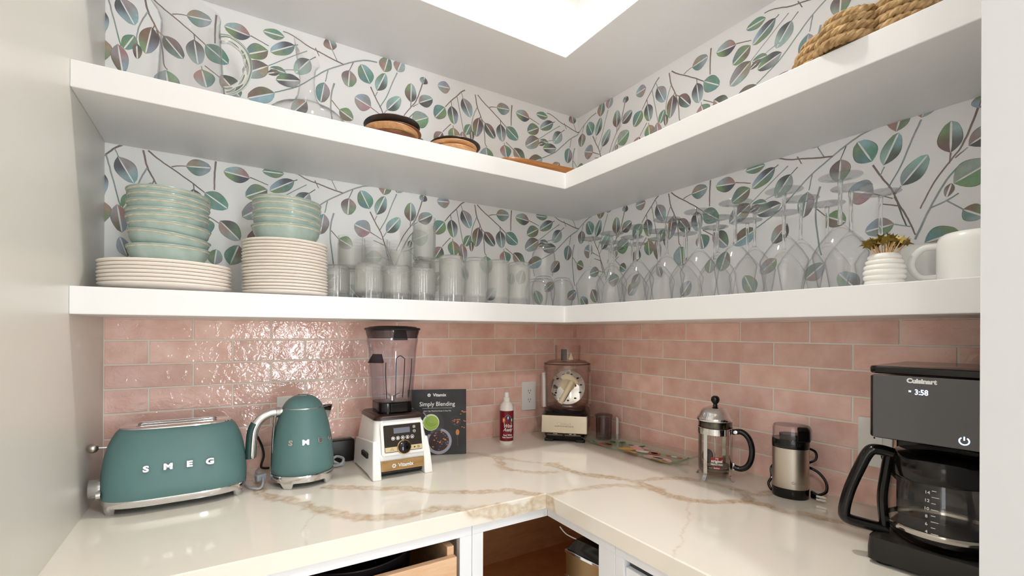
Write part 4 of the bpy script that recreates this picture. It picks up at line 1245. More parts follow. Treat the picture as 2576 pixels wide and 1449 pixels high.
# jar
M_smoke = thin_glass('smoky_tritan', (250, 250, 252), (150, 152, 162), 0.02, power=4.5)
M_smoked = thin_glass('dark_smoky_base', (176, 176, 182), (90, 90, 98), 0.05, power=1.5)
jb = MB().loft([superring(0.054, 0.054, 0.180, 48, 5, 0.002, 0.0), superring(0.0545, 0.0545, 0.212, 48, 5, 0.002, 0.0)]).build('jar_base', M_smoked, bl, angle=50)
MB().box(-0.020, 0.034, -0.0575, -0.0500, 0.182, 0.212).build('base_clip', M_black, jb, bevel=0.003)
MB().lathe([(0, 0.184), (0.040, 0.184), (0.042, 0.207), (0, 0.209)], 36, 0.002, 0).build('coupling', M_blackm, jb)
RW = ((0.212, 0.0535, 4.5), (0.222, 0.0565, 4.5), (0.30, 0.0625, 4.2), (0.37, 0.0675, 4.0), (0.390, 0.0705, 3.6), (0.402, 0.0740, 3.2), (0.415, 0.0750, 3.0))
outr = [superring(a, a, z, 64, e, 0.002, 0.0) for z, a, e in RW]
innr = [superring(a - 0.0028, a - 0.0028, z + (0.003 if i == 0 else 0), 64, e, 0.002, 0.0) for i, (z, a, e) in enumerate(RW)][::-1]
jar = MB().loft([*outr, *innr], True, True).build('jar', M_smoke, bl, angle=55)
M_smrib = thin_glass('smoky_rib', (170, 172, 180), (70, 72, 80), 0.03, power=1.3)
for x0, zt in ((-0.008, 0.352), (0.018, 0.352), (0.040, 0.350), (-0.040, 0.340)):
    MB().tube(bez([(x0 * 0.86 + 0.002, -0.0560, 0.228), (x0 + 0.002, -0.0628, 0.300), (x0 * 1.02 + 0.002, -0.0668, zt)], 5), 0.0016, 6).build('jar_rib', M_smrib, jar)
MB().tube(bez([(-0.006, -0.0672, 0.352), (0.005, -0.0680, 0.360), (0.018, -0.0672, 0.352)], 5), 0.0016, 6).build('jar_rib', M_smrib, jar)
hdl = MB().loft([[(-0.066, -0.034, z0), (-0.040, -0.068, z0), (-0.052, -0.078, z0), (-0.080, -0.046, z0)] if k == 0 else [(-0.074 , -0.036, z0), (-0.046, -0.072, z0), (-0.058, -0.086, z0), (-0.090, -0.052, z0)] for k, z0 in ((0, 0.226), (1, 0.340))]).build('jar_handle', M_smoke, bl, bevel=0.004)
MB().loft([[(-0.074, -0.036, 0.340), (-0.046, -0.072, 0.340), (-0.058, -0.086, 0.340), (-0.090, -0.052, 0.340)], [(-0.070, -0.040, 0.366), (-0.050, -0.064, 0.366), (-0.052, -0.066, 0.366), (-0.072, -0.042, 0.366)]]).build('handle_wedge', M_smrib, hdl)
bld = MB()
for a in (0.4, 1.97, 3.54, 5.1):
    c, s_ = math.cos(a), math.sin(a)
    bld.loft([[(0.002 + c * 0.004 - s_ * 0.004, s_ * 0.004 + c * 0.004, 0.226), (0.002 + c * 0.004 + s_ * 0.004, s_ * 0.004 - c * 0.004, 0.226), (0.002 + c * 0.004 + s_ * 0.004, s_ * 0.004 - c * 0.004, 0.228)], [(0.002 + c * 0.036 - s_ * 0.001, s_ * 0.036, 0.240), (0.002 + c * 0.036, s_ * 0.036, 0.240), (0.002 + c * 0.036, s_ * 0.036, 0.241)]])
bld.lathe([(0, 0.214), (0.009, 0.214), (0.008, 0.230), (0, 0.232)], 16, 0.002, 0)
bld.build('blades', M_chrome, jar, smooth=False)
ld = MB().loft([superring(0.0735, 0.0735, 0.414, 64, 2.9, 0.002), superring(0.0785, 0.0785, 0.432, 64, 2.8, 0.002), superring(0.080, 0.080, 0.442, 64, 2.8, 0.002), superring(0.070, 0.070, 0.450, 64, 2.8, 0.002), superring(0.040, 0.040, 0.453, 64, 2.4, 0.002)]).build('lid', thin_glass('lid_smoke', (190, 192, 198), (90, 92, 98), 0.03, power=1.2), bl, angle=60)
MB().tube(superring(0.0795, 0.0795, 0.4425, 64, 2.8, 0.002), 0.0040, 8, True).build('lid_gasket', M_blackm, ld)
MB().loft([[(0.002 + x, -0.082, z) for x, z in ((-0.024, 0.408), (0.024, 0.408), (0.016, 0.446), (-0.016, 0.446))], [(0.002 + x, -0.070, z) for x, z in ((-0.020, 0.410), (0.020, 0.410), (0.014, 0.448), (-0.014, 0.448))]]).build('lid_tab', M_smrib, ld, bevel=0.002)

# ---- recipe book leaning on the tiles
BKD = Vector((-0.655, -0.187, 0)) - Vector((-0.771, -0.139, 0))
bk = thing('recipe_book', 'black softcover smoothie recipe book leaning behind the blender', 'book', (-0.752, -0.147, ZC + 0.0013), math.degrees(math.atan2(BKD.y, BKD.x)))
BW, BH = 0.205, 0.228
tiltM = Matrix.Rotation(math.radians(-5), 4, 'X')
def bkp(mb, name, m_, parent=bk, **kw):
    return mb.xf(tiltM).build(name, m_, parent, **kw)
M_cov = mat('black_cover', (26, 25, 30), 0.35)
color_noise(M_cov, (20, 19, 23), (48, 48, 58), 16, 5, 0.45, 0.9)
bkp(MB().box(-BW / 2 + .001, BW / 2 - .002, 0.0012, 0.0128, 0.001, BH - .001), 'page_block', M_pap, smooth=False)
cv = bkp(MB().box(-BW / 2, BW / 2, 0.0, 0.0012, 0, BH).box(-BW / 2, BW / 2, 0.0128, 0.014, 0, BH).box(-BW / 2 - 0.001, -BW / 2, 0, 0.014, 0, BH), 'cover', M_cov, smooth=False)
def disc(cx, cz, r, y, m_, name, parent, ex=1.0, n=40):
    return bkp(MB().prism([(cx + r * ex * math.cos(2 * PI * i / n), cz + r * math.sin(2 * PI * i / n)) for i in range(n)], -y, -y + 0.00025, 'y'), name, m_, parent, smooth=False)
M_blu = mat('pale_bowl_print', (158, 156, 170), 0.4)
M_cho = mat('dark_smoothie_print', (44, 24, 24), 0.4)
M_grn = mat('green_smoothie_print', (150, 178, 72), 0.4)
M_lgl = mat('light_green_print', (212, 222, 190), 0.4)
M_nut = mat('nut_print', (196, 124, 74), 0.5)
M_bry = mat('berry_print', (64, 74, 112), 0.4)
M_leafp = mat('leaf_print', (78, 130, 60), 0.4)
M_plt = mat('dark_plate_print', (44, 40, 46), 0.25)
disc(-0.020, 0.112, 0.042, 0.0004, M_plt, 'printed_plate', cv)
disc(-0.022, 0.113, 0.029, 0.0007, M_lgl, 'printed_bowl', cv)
disc(-0.021, 0.111, 0.0255, 0.0010, M_grn, 'printed_smoothie', cv)
for r_, a0, a1, yy in ((0.017, 2.6, 6.0, .0013), (0.009, 3.0, 5.6, .0013)):
    bkp(MB().tube([(-0.020 + r_ * math.cos(a), -yy, 0.114 + r_ * 0.8 * math.sin(a)) for a in [a0 + (a1 - a0) * i / 14 for i in range(15)]], 0.0009, 5), 'printed_swirl', mat('swirl_print', (112, 146, 48), 0.4), cv)
disc(0.006, 0.0465, 0.0450, 0.0004, M_blu, 'printed_bowl', cv)
disc(0.006, 0.0475, 0.0355, 0.0007, M_cho, 'printed_smoothie', cv)
disc(0.0665, 0.116, 0.018, 0.0004, mat('navy_bowl_print', (40, 48, 66), 0.4), 'printed_bowl', cv)
disc(0.0665, 0.1165, 0.0140, 0.0007, M_cho, 'printed_nuts', cv)
rg = random.Random(5)
for k in range(46):
    if k < 28: a, q = rg.uniform(0, 6.28), math.sqrt(rg.random()) * 0.033; cx, cz = 0.006 + q * math.cos(a), 0.0475 + q * math.sin(a)
    elif k < 38: a, q = rg.uniform(0, 6.28), math.sqrt(rg.random()) * 0.0125; cx, cz = 0.0665 + q * math.cos(a), 0.1165 + q * math.sin(a)
    else: cx, cz = rg.uniform(0.080, 0.099), rg.uniform(0.085, 0.150)
    mm = M_nut if k % 5 not in (1, 3) or k >= 28 else M_bry
    disc(cx, cz, rg.uniform(0.0013, 0.0030), 0.0010, mm, 'printed_topping', cv, 1.4, 7)
disc(0.0715, 0.076, 0.0105, 0.0006, M_nut, 'printed_spoonful', cv, 0.6, 16)
bkp(MB().box(0.0700, 0.0730, -0.0006, -0.0003, 0.028, 0.066), 'printed_spoon', mat('spoon_print', (64, 54, 50), 0.4), cv, smooth=False)
bkp(MB().prism([(-0.050, 0.148), (-0.047, 0.1495), (-0.026, 0.122), (-0.029, 0.120)], -0.0014, -0.0011, 'y'), 'printed_teaspoon', mat('teaspoon_print', (150, 150, 152), 0.4), cv, smooth=False)
disc(-0.090, 0.160, 0.0052, 0.0005, mat('basil_print', (110, 162, 132), 0.4), 'printed_leaf', cv, 1.5, 14)
disc(-0.052, 0.112, 0.0050, 0.0009, M_leafp, 'printed_leaf', cv, 0.8, 12)
tb = math.radians(-5)
def btext(body, size, x, z, **kw):
    p = tiltM @ Vector((x, -0.0005, z))
    text('printed_words', body, size, M_ink_w, cv, p, (PI / 2 + tb, 0, 0), 0.00015, **kw)
btext('Vitamix', 0.0150, 0.008, 0.2085, bold=0.0004)
btext('Simply Blending', 0.0215, 0.000, 0.1765, bold=0.0001, sx=0.92)
btext('Quick + Easy Whole-Food Recipes for Every Meal', 0.0066, 0.000, 0.1525, shear=0.2, sx=0.72)
bkp(MB().box(-0.052, 0.053, -0.0006, -0.0003, 0.1622, 0.1628), 'printed_rule', M_ink_w, cv, smooth=False)
for k in range(6):
    a = k * PI / 3 + 0.3
    disc(-0.029 + 0.0040 * math.cos(a), 0.2085 + 0.0040 * math.sin(a), 0.0022, 0.0005, M_ink_w, 'printed_logo', cv, 1, 8)

# ---- stain remover spray bottle
bt = thing('spray_bottle', 'white spray bottle with dark red wine stain remover label', 'bottle', (-0.449, -0.118, ZC), -20)
M_bott = mat('white_bottle_plastic', (240, 236, 232), 0.25)
M_red = mat('burgundy_label', (120, 18, 38), 0.3)
MB().lathe([(0, 0), (0.0255, 0), (0.0270, 0.003), (0.0270, 0.130), (0.0262, 0.142), (0.0230, 0.152), (0.0165, 0.160), (0.0130, 0.163), (0, 0.163)], 40).build('body', M_bott, bt, angle=60)
lb = MB().lathe([(0.0270, 0.0125), (0.0274, 0.0125), (0.0274, 0.1290), (0.0270, 0.1290)], 48).build('label', M_red, bt)
MB().lathe([(0, 0.161), (0.0132, 0.161), (0.0132, 0.179), (0.0120, 0.180), (0, 0.180)], 28).build('collar', M_bott, bt)
sn = MB().lathe([(0, 0.179), (0.0092, 0.180), (0.0088, 0.197), (0.0075, 0.199), (0, 0.199)], 24).build('spray_head', M_bott, bt)
MB().lathe([(0, 0.196), (0.0098, 0.196), (0.0095, 0.211), (0.008, 0.212), (0, 0.212)], 24).build('overcap', M_clear, sn)
def on_label(pts, m_, name, off=0.0003):
    # wrap x,z points round the label
    R = 0.0275 + off
    f = [(R * math.sin(x / R), -R * math.cos(x / R), z) for x, z in pts]
    b_ = [((R - 0.0006) * math.sin(x / R), -(R - 0.0006) * math.cos(x / R), z) for x, z in pts]
    return MB().loft([f, b_]).build(name, m_, lb, smooth=False)
def ell(cx, cz, a, b_, n=24):
    return [(cx + a * math.cos(2 * PI * i / n), cz + b_ * math.sin(2 * PI * i / n)) for i in range(n)]
on_label(ell(0, 0.082, 0.0165, 0.033), mat('label_taupe', (168, 152, 130), 0.5), 'label_oval')
for cx, cz, c, nm in ((-0.0165, 0.094, (216, 116, 32), 'orange'), (0.0005, 0.103, (40, 60, 108), 'blue'), (0.0165, 0.094, (22, 92, 66), 'green')):
    on_label(ell(cx, cz, 0.0068, 0.0105), mat('label_' + nm, c, 0.5), 'grape_motif', 0.0006)
    on_label(ell(cx, cz, 0.0022, 0.0060, 10), M_ink_w, 'motif_line', 0.0009)
def label_words(body, size, z, sx=1.0, shear=0.0):
    o = text('label_words', body, size, M_ink_w, lb, (0, 0, 0), (0, 0, 0), 0.0002, 0.0002, sx=sx, shear=shear)
    R = 0.0282
    for v in o.data.vertices:
        x, y, d = v.co
        v.co = ((R + d) * math.sin(x / R), -(R + d) * math.cos(x / R), z + y)
label_words('Wine', 0.020, 0.071, 0.8, 0.4)
label_words('Away', 0.019, 0.057, 0.9, 0.4)
label_words('Red Wine', 0.0095, 0.036, 0.95)
label_words('Stain Remover', 0.0085, 0.0275, 0.9)

# ---- sockets
M_plate = mat('white_socket_plastic', (236, 235, 233), 0.3)
def socket(label, loc, rz):
    t = thing('wall_socket', label, 'socket', loc, rz, 'white wall sockets')
    MB().prism(rrect(-0.0365, 0.0365, -0.061, 0.061, 0.004), -0.0055, 0.0, 'y').build('cover_plate', M_plate, t, bevel=0.0016)
    ins = MB().prism(rrect(-0.0165, 0.0165, -0.0335, 0.0335, 0.0015), -0.0068, -0.0050, 'y').build('insert', M_plate, t, bevel=0.0005)
    for zc in (0.019, -0.019):
        for x in (-0.0055, 0.0055):
            MB().box(x - 0.0010, x + 0.0010, -0.0070, -0.0066, zc - 0.0005, zc + 0.0075).build('slot', M_dark, ins, smooth=False)
        MB().prism(ell(0, zc - 0.0065, 0.0022, 0.0024, 12), -0.0070, -0.0066, 'y').build('earth_hole', M_dark, ins, smooth=False)
    for z in (0.0485, -0.0485):
        MB().lathe([(0, -0.0063), (0.0028, -0.0060), (0.003, -0.005), (0, -0.005)], 14, 0, 0, z, 'y').build('screw', M_plate, t)
    return t
socket('white double socket on the pink tiles left of the food processor', (-0.273, -0.0095, 1.0745), 0)
socket('white double socket half hidden behind the green kettle', (-1.2105, -0.0095, 1.0765), 0)
socket('white double socket behind the black coffee maker', (-0.0095, -1.1755, 1.0765), -90)

# ---- food processor in the corner
M_fsteel = mat('satin_steel', (206, 196, 180), 0.22, 1.0)
fp = thing('food_processor', 'steel and black food processor with clear bowl in the corner', 'food processor', (-0.182, -0.160, ZC), -45)
MB().loft([rr3(-0.074, 0.074, -0.090, 0.085, 0.015, 0.010), rr3(-0.083, 0.083, -0.096, 0.090, 0.015, 0.036)]).build('lower_base', M_black, fp)
for sx in (-1, 1):
    MB().box(sx * 0.062 - 0.018, sx * 0.062 + 0.018, -0.088, 0.080, 0, 0.012).build('foot', M_blackm, fp, bevel=0.003)
for x0, x1 in ((-0.068, -0.004), (0.002, 0.066)):
    lv = MB().box(x0, x1, -0.104, -0.090, 0.026, 0.034).build('paddle_switch', mat('switch_bronze', (96, 88, 78), 0.2, 0.8), fp, bevel=0.002)
text('switch_words', 'PULSE', 0.006, M_ink_w, lv, (-0.034, -0.1045, 0.0345), (PI / 2, 0, 0), 0.0002)
text('switch_words', 'OFF    ON', 0.006, M_ink_w, lv, (0.034, -0.1045, 0.0345), (PI / 2, 0, 0), 0.0002)
fr = MB().prism(rrect(-0.091, 0.091, 0.036, 0.106, 0.004), -0.103, -0.070, 'y').build('front_plate', M_fsteel, fp, bevel=0.003)
text('brand', 'Cuisinart', 0.0150, mat('embossed_steel', (186, 178, 164), 0.35, 1.0), fr, (0.0, -0.1033, 0.074), (PI / 2, 0, 0), 0.0004, 0.0002)
text('model_words', '14-CUP FOOD PROCESSOR', 0.0062, M_blackm, fr, (0.0, -0.1033, 0.064), (PI / 2, 0, 0), 0.0002)
MB().loft([rr3(-0.090, 0.090, -0.080, 0.095, 0.03, 0.036), rr3(-0.092, 0.092, -0.098, 0.097, 0.03, 0.104), rr3(-0.086, 0.086, -0.085, 0.092, 0.04, 0.120), rr3(-0.070, 0.070, -0.066, 0.078, 0.05, 0.126)]).build('motor_housing', M_black, fp, angle=50)
M_fbowl = thin_glass('clear_polycarbonate', (254, 253, 252), (196, 190, 186), 0.02, power=5.0)
BR = 0.088
MB().lathe([(0, 0.128), (0.078, 0.128), (BR - 0.002, 0.134), (BR, 0.150), (BR + 0.003, 0.290), (BR + 0.0005, 0.290), (BR - 0.0025, 0.150), (0.08, 0.138), (0, 0.137)], 56).build('work_bowl', M_fbowl, fp, angle=60)
lid = MB().lathe([(BR + 0.007, 0.272), (BR + 0.009, 0.288), (BR + 0.006, 0.306), (0.075, 0.318), (0.052, 0.322), (0.052, 0.318), (0.075, 0.314), (BR + 0.003, 0.303), (BR + 0.006, 0.272)], 56).build('lid', M_fbowl, fp, angle=60)
MB().tube([((BR + 0.007) * math.cos(2 * PI * i / 56), (BR + 0.007) * math.sin(2 * PI * i / 56), 0.3055) for i in range(56)], 0.0016, 6, True).build('lid_rim', M_smrib, lid)
MB().lathe([(0.050, 0.320), (0.053, 0.378), (0.051, 0.381), (0.049, 0.378), (0.0475, 0.320)], 44, 0.002, 0).build('feed_tube', M_fbowl, fp, angle=60)
MB().box(-0.020, 0.004, -0.047, -0.040, 0.320, 0.366).build('tube_window', M_smrib, fp, bevel=0.002)
mm = MB()
for cx in (-0.008, 0.018):
    mm.prism([(cx - 0.010, 0.322), (cx + 0.010, 0.322), (cx, 0.352)], -0.020, -0.017, 'y')
mm.build('guard_fins', mat('ivory_plastic', (238, 226, 192), 0.4), fp, bevel=0.0006)
# tall post at the side of the bowl and the handle column
MB().tube([(-0.090, -0.030, 0.128), (-0.093, -0.030, 0.268)], 0.0075, 12).build('lock_post', mat('frosted_rod', (216, 214, 214), 0.2), fp)
MB().box(-0.107, -0.078, -0.046, -0.016, 0.124, 0.262).build('handle_column', M_fbowl, fp, bevel=0.005)
MB().box(0.088, 0.102, -0.030, -0.002, 0.140, 0.262).build('handle_column', M_fbowl, fp, bevel=0.004)
M_ivory = mat('ivory_plastic')
stm = MB().tube([(-0.022, -0.055, 0.148), (0.026, -0.035, 0.236)], 0.0105, 16).build('disc_stem', M_ivory, fp)
arm = MB().tube(bez([(-0.018, -0.030, 0.247), (0.004, -0.034, 0.254), (0.028, -0.036, 0.244), (0.046, -0.038, 0.226)], 6), [0.009, 0.010, 0.0105, 0.011, 0.0115, 0.0115, 0.012, 0.012, 0.012, 0.0115, 0.011, 0.0105, 0.010, 0.010, 0.009, 0.008, 0.007, 0.006, 0.005], 10, sx=0.6).build('blade_arm', M_ivory, stm)
sd = MB()
tm = Matrix.Translation((0.004, -0.008, 0.208)) @ Matrix.Rotation(math.radians(75), 4, 'X')
sd.lathe([(0, 0.0), (0.070, 0.0), (0.071, 0.0008), (0.070, 0.0016), (0, 0.0016)], 48)
dsk = sd.xf(tm).build('slicing_disc', M_chrome, fp)
for k in range(11):
    a = k * 0.57 + 0.2
    q = MB().prism(ell(0.055 * math.cos(a), 0.055 * math.sin(a), 0.0055, 0.0035, 12), 0.0016, 0.0022).xf(tm).build('disc_hole', M_dark, dsk, smooth=False)
MB().prism(ell(0, 0.012, 0.030, 0.030, 28), 0.0016, 0.0045).xf(tm).build('disc_hub', M_ivory, dsk, bevel=0.001)

# ---- clear pusher and dowel right of the food processor
mb_ = thing('food_pusher', 'small smoky clear pusher cup standing beside the food processor', 'pusher', (-0.072, -0.262, ZC), -20)
M_smk2 = thin_glass('grey_polycarbonate', (242, 240, 242), (150, 146, 152), 0.03, power=3.0)
MB().lathe([(0, 0.0), (0.030, 0.0), (0.0315, 0.003), (0.0325, 0.088), (0.0345, 0.091), (0.0355, 0.098), (0.034, 0.1005), (0.026, 0.103), (0, 0.103), (0, 0.100), (0.028, 0.099), (0.030, 0.092), (0.0295, 0.004), (0, 0.003)], 44).build('cup', M_smk2, mb_, angle=60)
MB().lathe([(0, 0.004), (0.020, 0.004), (0.0215, 0.085), (0, 0.086)], 32).build('inner_core', M_smk2, mb_)
MB().tube(bez([(-0.033, 0.0, 0.094), (-0.042, 0, 0.096), (-0.050, 0, 0.088)], 4), 0.0018, 6).build('hook', M_smk2, mb_)
dw = thing('clear_dowel', 'thin clear plastic dowel leaning upright beside the smoky pusher cup', 'dowel', (-0.034, -0.300, ZC), -20)
MB().loft([rr3(-0.0055, 0.0055, -0.003, 0.003, 0.0025, 0.0), rr3(-0.0055, 0.0055, -0.003, 0.003, 0.0025, 0.082), [(x, y, 0.082 + max(0, (x + 0.0055)) * 0.0 + (0.010 if x < 0 else 0.004)) for x, y in rrect(-0.0055, 0.0055, -0.003, 0.003, 0.0025, 5)]]).build('blade', mat('frosted_rod'), dw)
MB().box(-0.011, 0.009, -0.008, 0.008, 0, 0.010).build('foot', M_fbowl, dw, bevel=0.002)

# ---- fused glass tray
M_tray = thin_glass('tray_glass', (252, 253, 252), (222, 238, 226), 0.03, haze=0.05, power=2.0)
tray = thing('glass_tray', 'rectangular clear glass tray painted with citrus fruit and leaves', 'tray', (-0.108, -0.482, ZC), 90 + 3.5)
TL, TW = 0.212, 0.083
NX, NY = 40, 16
def tz(u, v):
    e = max(abs(u), abs(v)) ** 1
    ex = max(0, (abs(u) - 0.80) / 0.20); ey = max(0, (abs(v) - 0.66) / 0.34)
    return 0.004 + 0.021 * max(ex, ey) ** 1.5
def tpt(u, v, off=0.0):
    return (u * TL, v * TW, tz(u, v) + off)
V = []; F = []
for off in (0.0, -0.0038):
    for j in range(NY + 1):
        for i in range(NX + 1):
            V.append(tpt(-1 + 2 * i / NX, -1 + 2 * j / NY, off))
W_ = NX + 1; K0 = W_ * (NY + 1)
for j in range(NY):
    for i in range(NX):
        a = j * W_ + i
        F.append((a, a + 1, a + W_ + 1, a + W_)); F.append((a + K0, a + K0 + W_, a + K0 + W_ + 1, a + K0 + 1))
for i in range(NX):
    F.append((i, i + K0, i + 1 + K0, i + 1)); b_ = NY * W_ + i; F.append((b_, b_ + 1, b_ + 1 + K0, b_ + K0))
for j in range(NY):
    a = j * W_; F.append((a, a + W_, a + W_ + K0, a + K0)); b_ = a + NX; F.append((b_, b_ + K0, b_ + W_ + K0, b_ + W_))
tg = MB().add(V, F).build('glass_sheet', M_tray, tray, angle=60)
def frit(u0, v0, a, b_, ang, col, name='fruit'):
    m_ = mat('frit_' + '_'.join(str(c) for c in col), col, 0.15)
    n = 22
    pts = []
    for i in range(n):
        t = 2 * PI * i / n
        x, y = a * math.cos(t), b_ * math.sin(t)
        pts.append((u0 * TL + x * math.cos(ang) - y * math.sin(ang), v0 * TW + x * math.sin(ang) + y * math.cos(ang)))
    top = [(x, y, tz(x / TL, y / TW) + 0.0009) for x, y in pts]
    low = [(x, y, tz(x / TL, y / TW) + 0.0002) for x, y in pts]
    MB().loft([top, low]).build(name, m_, tg, smooth=False)
G1, G2, OR, OD, YE, PK, WH, TE = (54, 122, 66), (108, 148, 88), (236, 108, 34), (206, 66, 30), (240, 186, 50), (252, 196, 198), (250, 248, 242), (26, 110, 98)
# +u runs away from the camera towards the corner, +v towards the room
for q in ((0.84, 0.55, 0.016, 0.010, 0.3, G1, 'leaf'), (0.90, 0.85, 0.010, 0.006, 0.2, G1, 'leaf'), (0.70, -0.35, 0.014, 0.008, -0.4, G1, 'leaf'), (0.56, -0.62, 0.013, 0.009, 0.1, G1, 'leaf'),
          (0.66, 0.35, 0.034, 0.022, 0.2, OR, 'orange_slice'), (0.62, 0.30, 0.023, 0.015, 0.2, YE, 'orange_pulp'), (0.45, 0.62, 0.012, 0.008, 0.5, G2, 'leaf'),
          (0.20, 0.20, 0.030, 0.017, 0.6, YE, 'lemon'), (0.02, 0.46, 0.026, 0.014, 0.2, YE, 'lemon'), (0.12, -0.30, 0.034, 0.022, -0.3, PK, 'petal'), (-0.08, -0.05, 0.026, 0.014, 0.4, WH, 'petal'), (0.02, -0.55, 0.016, 0.009, 0.1, PK, 'petal'),
          (-0.28, -0.20, 0.022, 0.015, 0.2, OD, 'orange_slice'), (-0.28, -0.20, 0.014, 0.009, 0.2, OR, 'orange_pulp'), (-0.10, 0.74, 0.026, 0.012, 0.1, OD, 'orange_slice'), (-0.42, 0.40, 0.034, 0.022, 0.1, PK, 'petal'), (-0.62, 0.62, 0.028, 0.018, 0.3, YE, 'lemon'), (-0.66, 0.30, 0.024, 0.015, -0.4, PK, 'petal'),
          (-0.50, 0.30, 0.020, 0.008, 0.1, G2, 'leaf'), (-0.88, 0.25, 0.026, 0.011, 0.4, G2, 'leaf'), (-0.96, 0.05, 0.014, 0.006, -0.6, G1, 'leaf'), (-0.70, -0.45, 0.010, 0.004, 0.2, OD, 'stripe'), (-0.60, -0.42, 0.010, 0.004, 0.2, WH, 'stripe'), (-0.50, -0.40, 0.010, 0.004, 0.2, OD, 'stripe'),
          (0.34, -0.55, 0.010, 0.004, 0.4, TE, 'stripe'), (0.24, -0.62, 0.010, 0.004, 0.4, WH, 'stripe'), (0.14, -0.70, 0.012, 0.004, 0.4, TE, 'stripe')):
    frit(*q)

# ---- french press
fpz = thing('french_press', 'chrome and glass french press with black handle and ball knob', 'coffee press', (-0.132, -0.812, ZC), -62)
M_press_gl = thin_glass('press_glass', (249, 248, 246), (190, 190, 188), 0.01, power=2.6)
R = 0.0475
MB().lathe([(0, 0.014), (0.036, 0.014), (0.0445, 0.018), (R, 0.028), (R, 0.168), (R - 0.002, 0.168), (R - 0.0022, 0.028), (0.043, 0.021), (0, 0.018)], 56).build('beaker', M_press_gl, fpz, angle=60)
fm = MB().lathe([(R + 0.0006, 0.132), (R + 0.0022, 0.133), (R + 0.0022, 0.151), (R + 0.0006, 0.152), (R + 0.0004, 0.142)], 56).build('frame_band', M_chrome, fpz)
for a in (-25, 65, 155, 245):
    an = math.radians(a)
    c, s_ = math.cos(an), math.sin(an)
    sec = []
    for r, z in ((R + 0.0016, 0.146), (R + 0.0018, 0.10), (R + 0.0018, 0.030), (R + 0.002, 0.016), (R + 0.010, 0.003), (R + 0.013, 0.0)):
        sec.append([((r - 0.0010) * c - 0.0058 * s_, (r - 0.0010) * s_ + 0.0058 * c, z), ((r - 0.0010) * c + 0.0058 * s_, (r - 0.0010) * s_ - 0.0058 * c, z), ((r + 0.0010) * c + 0.0058 * s_, (r + 0.0010) * s_ - 0.0058 * c, z), ((r + 0.0010) * c - 0.0058 * s_, (r + 0.0010) * s_ + 0.0058 * c, z)])
    MB().loft(sec).build('leg', M_chrome, fpz, angle=30)
ldm = MB().lathe([(R - 0.003, 0.150), (R - 0.003, 0.170), (R + 0.004, 0.172), (R + 0.0055, 0.177), (R + 0.0035, 0.182), (R - 0.001, 0.186), (R - 0.004, 0.195), (R - 0.012, 0.206), (0.020, 0.2125), (0, 0.2135)], 56).build('lid', M_chrome, fpz, angle=45)
MB().lathe([(R - 0.0028, 0.149), (R - 0.0022, 0.151), (R - 0.0022, 0.170), (R - 0.0028, 0.170)], 48).build('lid_sleeve', mat('dark_chrome', (96, 92, 84), 0.12, 1.0), ldm)
MB().lathe([(0, 0.212), (0.008, 0.2125), (0.0065, 0.216), (0.0055, 0.220), (0.0075, 0.2225), (0.0115, 0.2275), (0.0125, 0.2335), (0.0110, 0.240), (0.0065, 0.2445), (0, 0.2455)], 28).build('knob', M_black, ldm)
MB().tube([(0, 0, 0.034), (0, 0, 0.212)], 0.0018, 8).build('plunger_rod', M_chrome, fpz)
pr = MB().lathe([(0, 0.030), (R - 0.004, 0.029), (R - 0.003, 0.033), (R - 0.006, 0.035), (0, 0.036)], 48).build('plunger_disc', mat('mesh_steel', (150, 148, 146), 0.35, 1.0), fpz)
MB().tube([((R - 0.0035) * math.cos(2 * PI * i / 80) , (R - 0.0035) * math.sin(2 * PI * i / 80), 0.036 + 0.0012 * (i % 2)) for i in range(80)], 0.0012, 5, True).build('spring_ring', M_chrome, pr)
sc_ = MB().loft([superring(0.016, 0.021, 0.0, 24, 2), superring(0.014, 0.019, 0.003, 24, 2)]).xf(Matrix.Translation((-0.020, -0.006, 0.062)) @ Matrix.Rotation(math.radians(82), 4, 'X')).build('coffee_scoop', M_blackm, None)
sc_.parent = fpz; sc_.name = 'scoop'
hp = bez([(0.049, 0, 0.140), (0.072, 0, 0.143), (0.090, 0, 0.128), (0.099, 0, 0.100), (0.098, 0, 0.070), (0.088, 0, 0.045), (0.070, 0, 0.034), (0.050, 0, 0.038)], 6)
hdm = MB().tube(hp, 0.0082, 14, sx=0.9).build('handle', M_black, fpz)
MB().lathe([(0, -0.011), (0.0055, -0.010), (0.006, 0.010), (0, 0.011)], 16, 0.056, 0, 0.142, 'y').build('handle_bolt', M_chrome, hdm)
MB().box(0.046, 0.054, -0.006, 0.006, 0.028, 0.050).build('handle_clip', M_chrome, hdm, bevel=0.001)
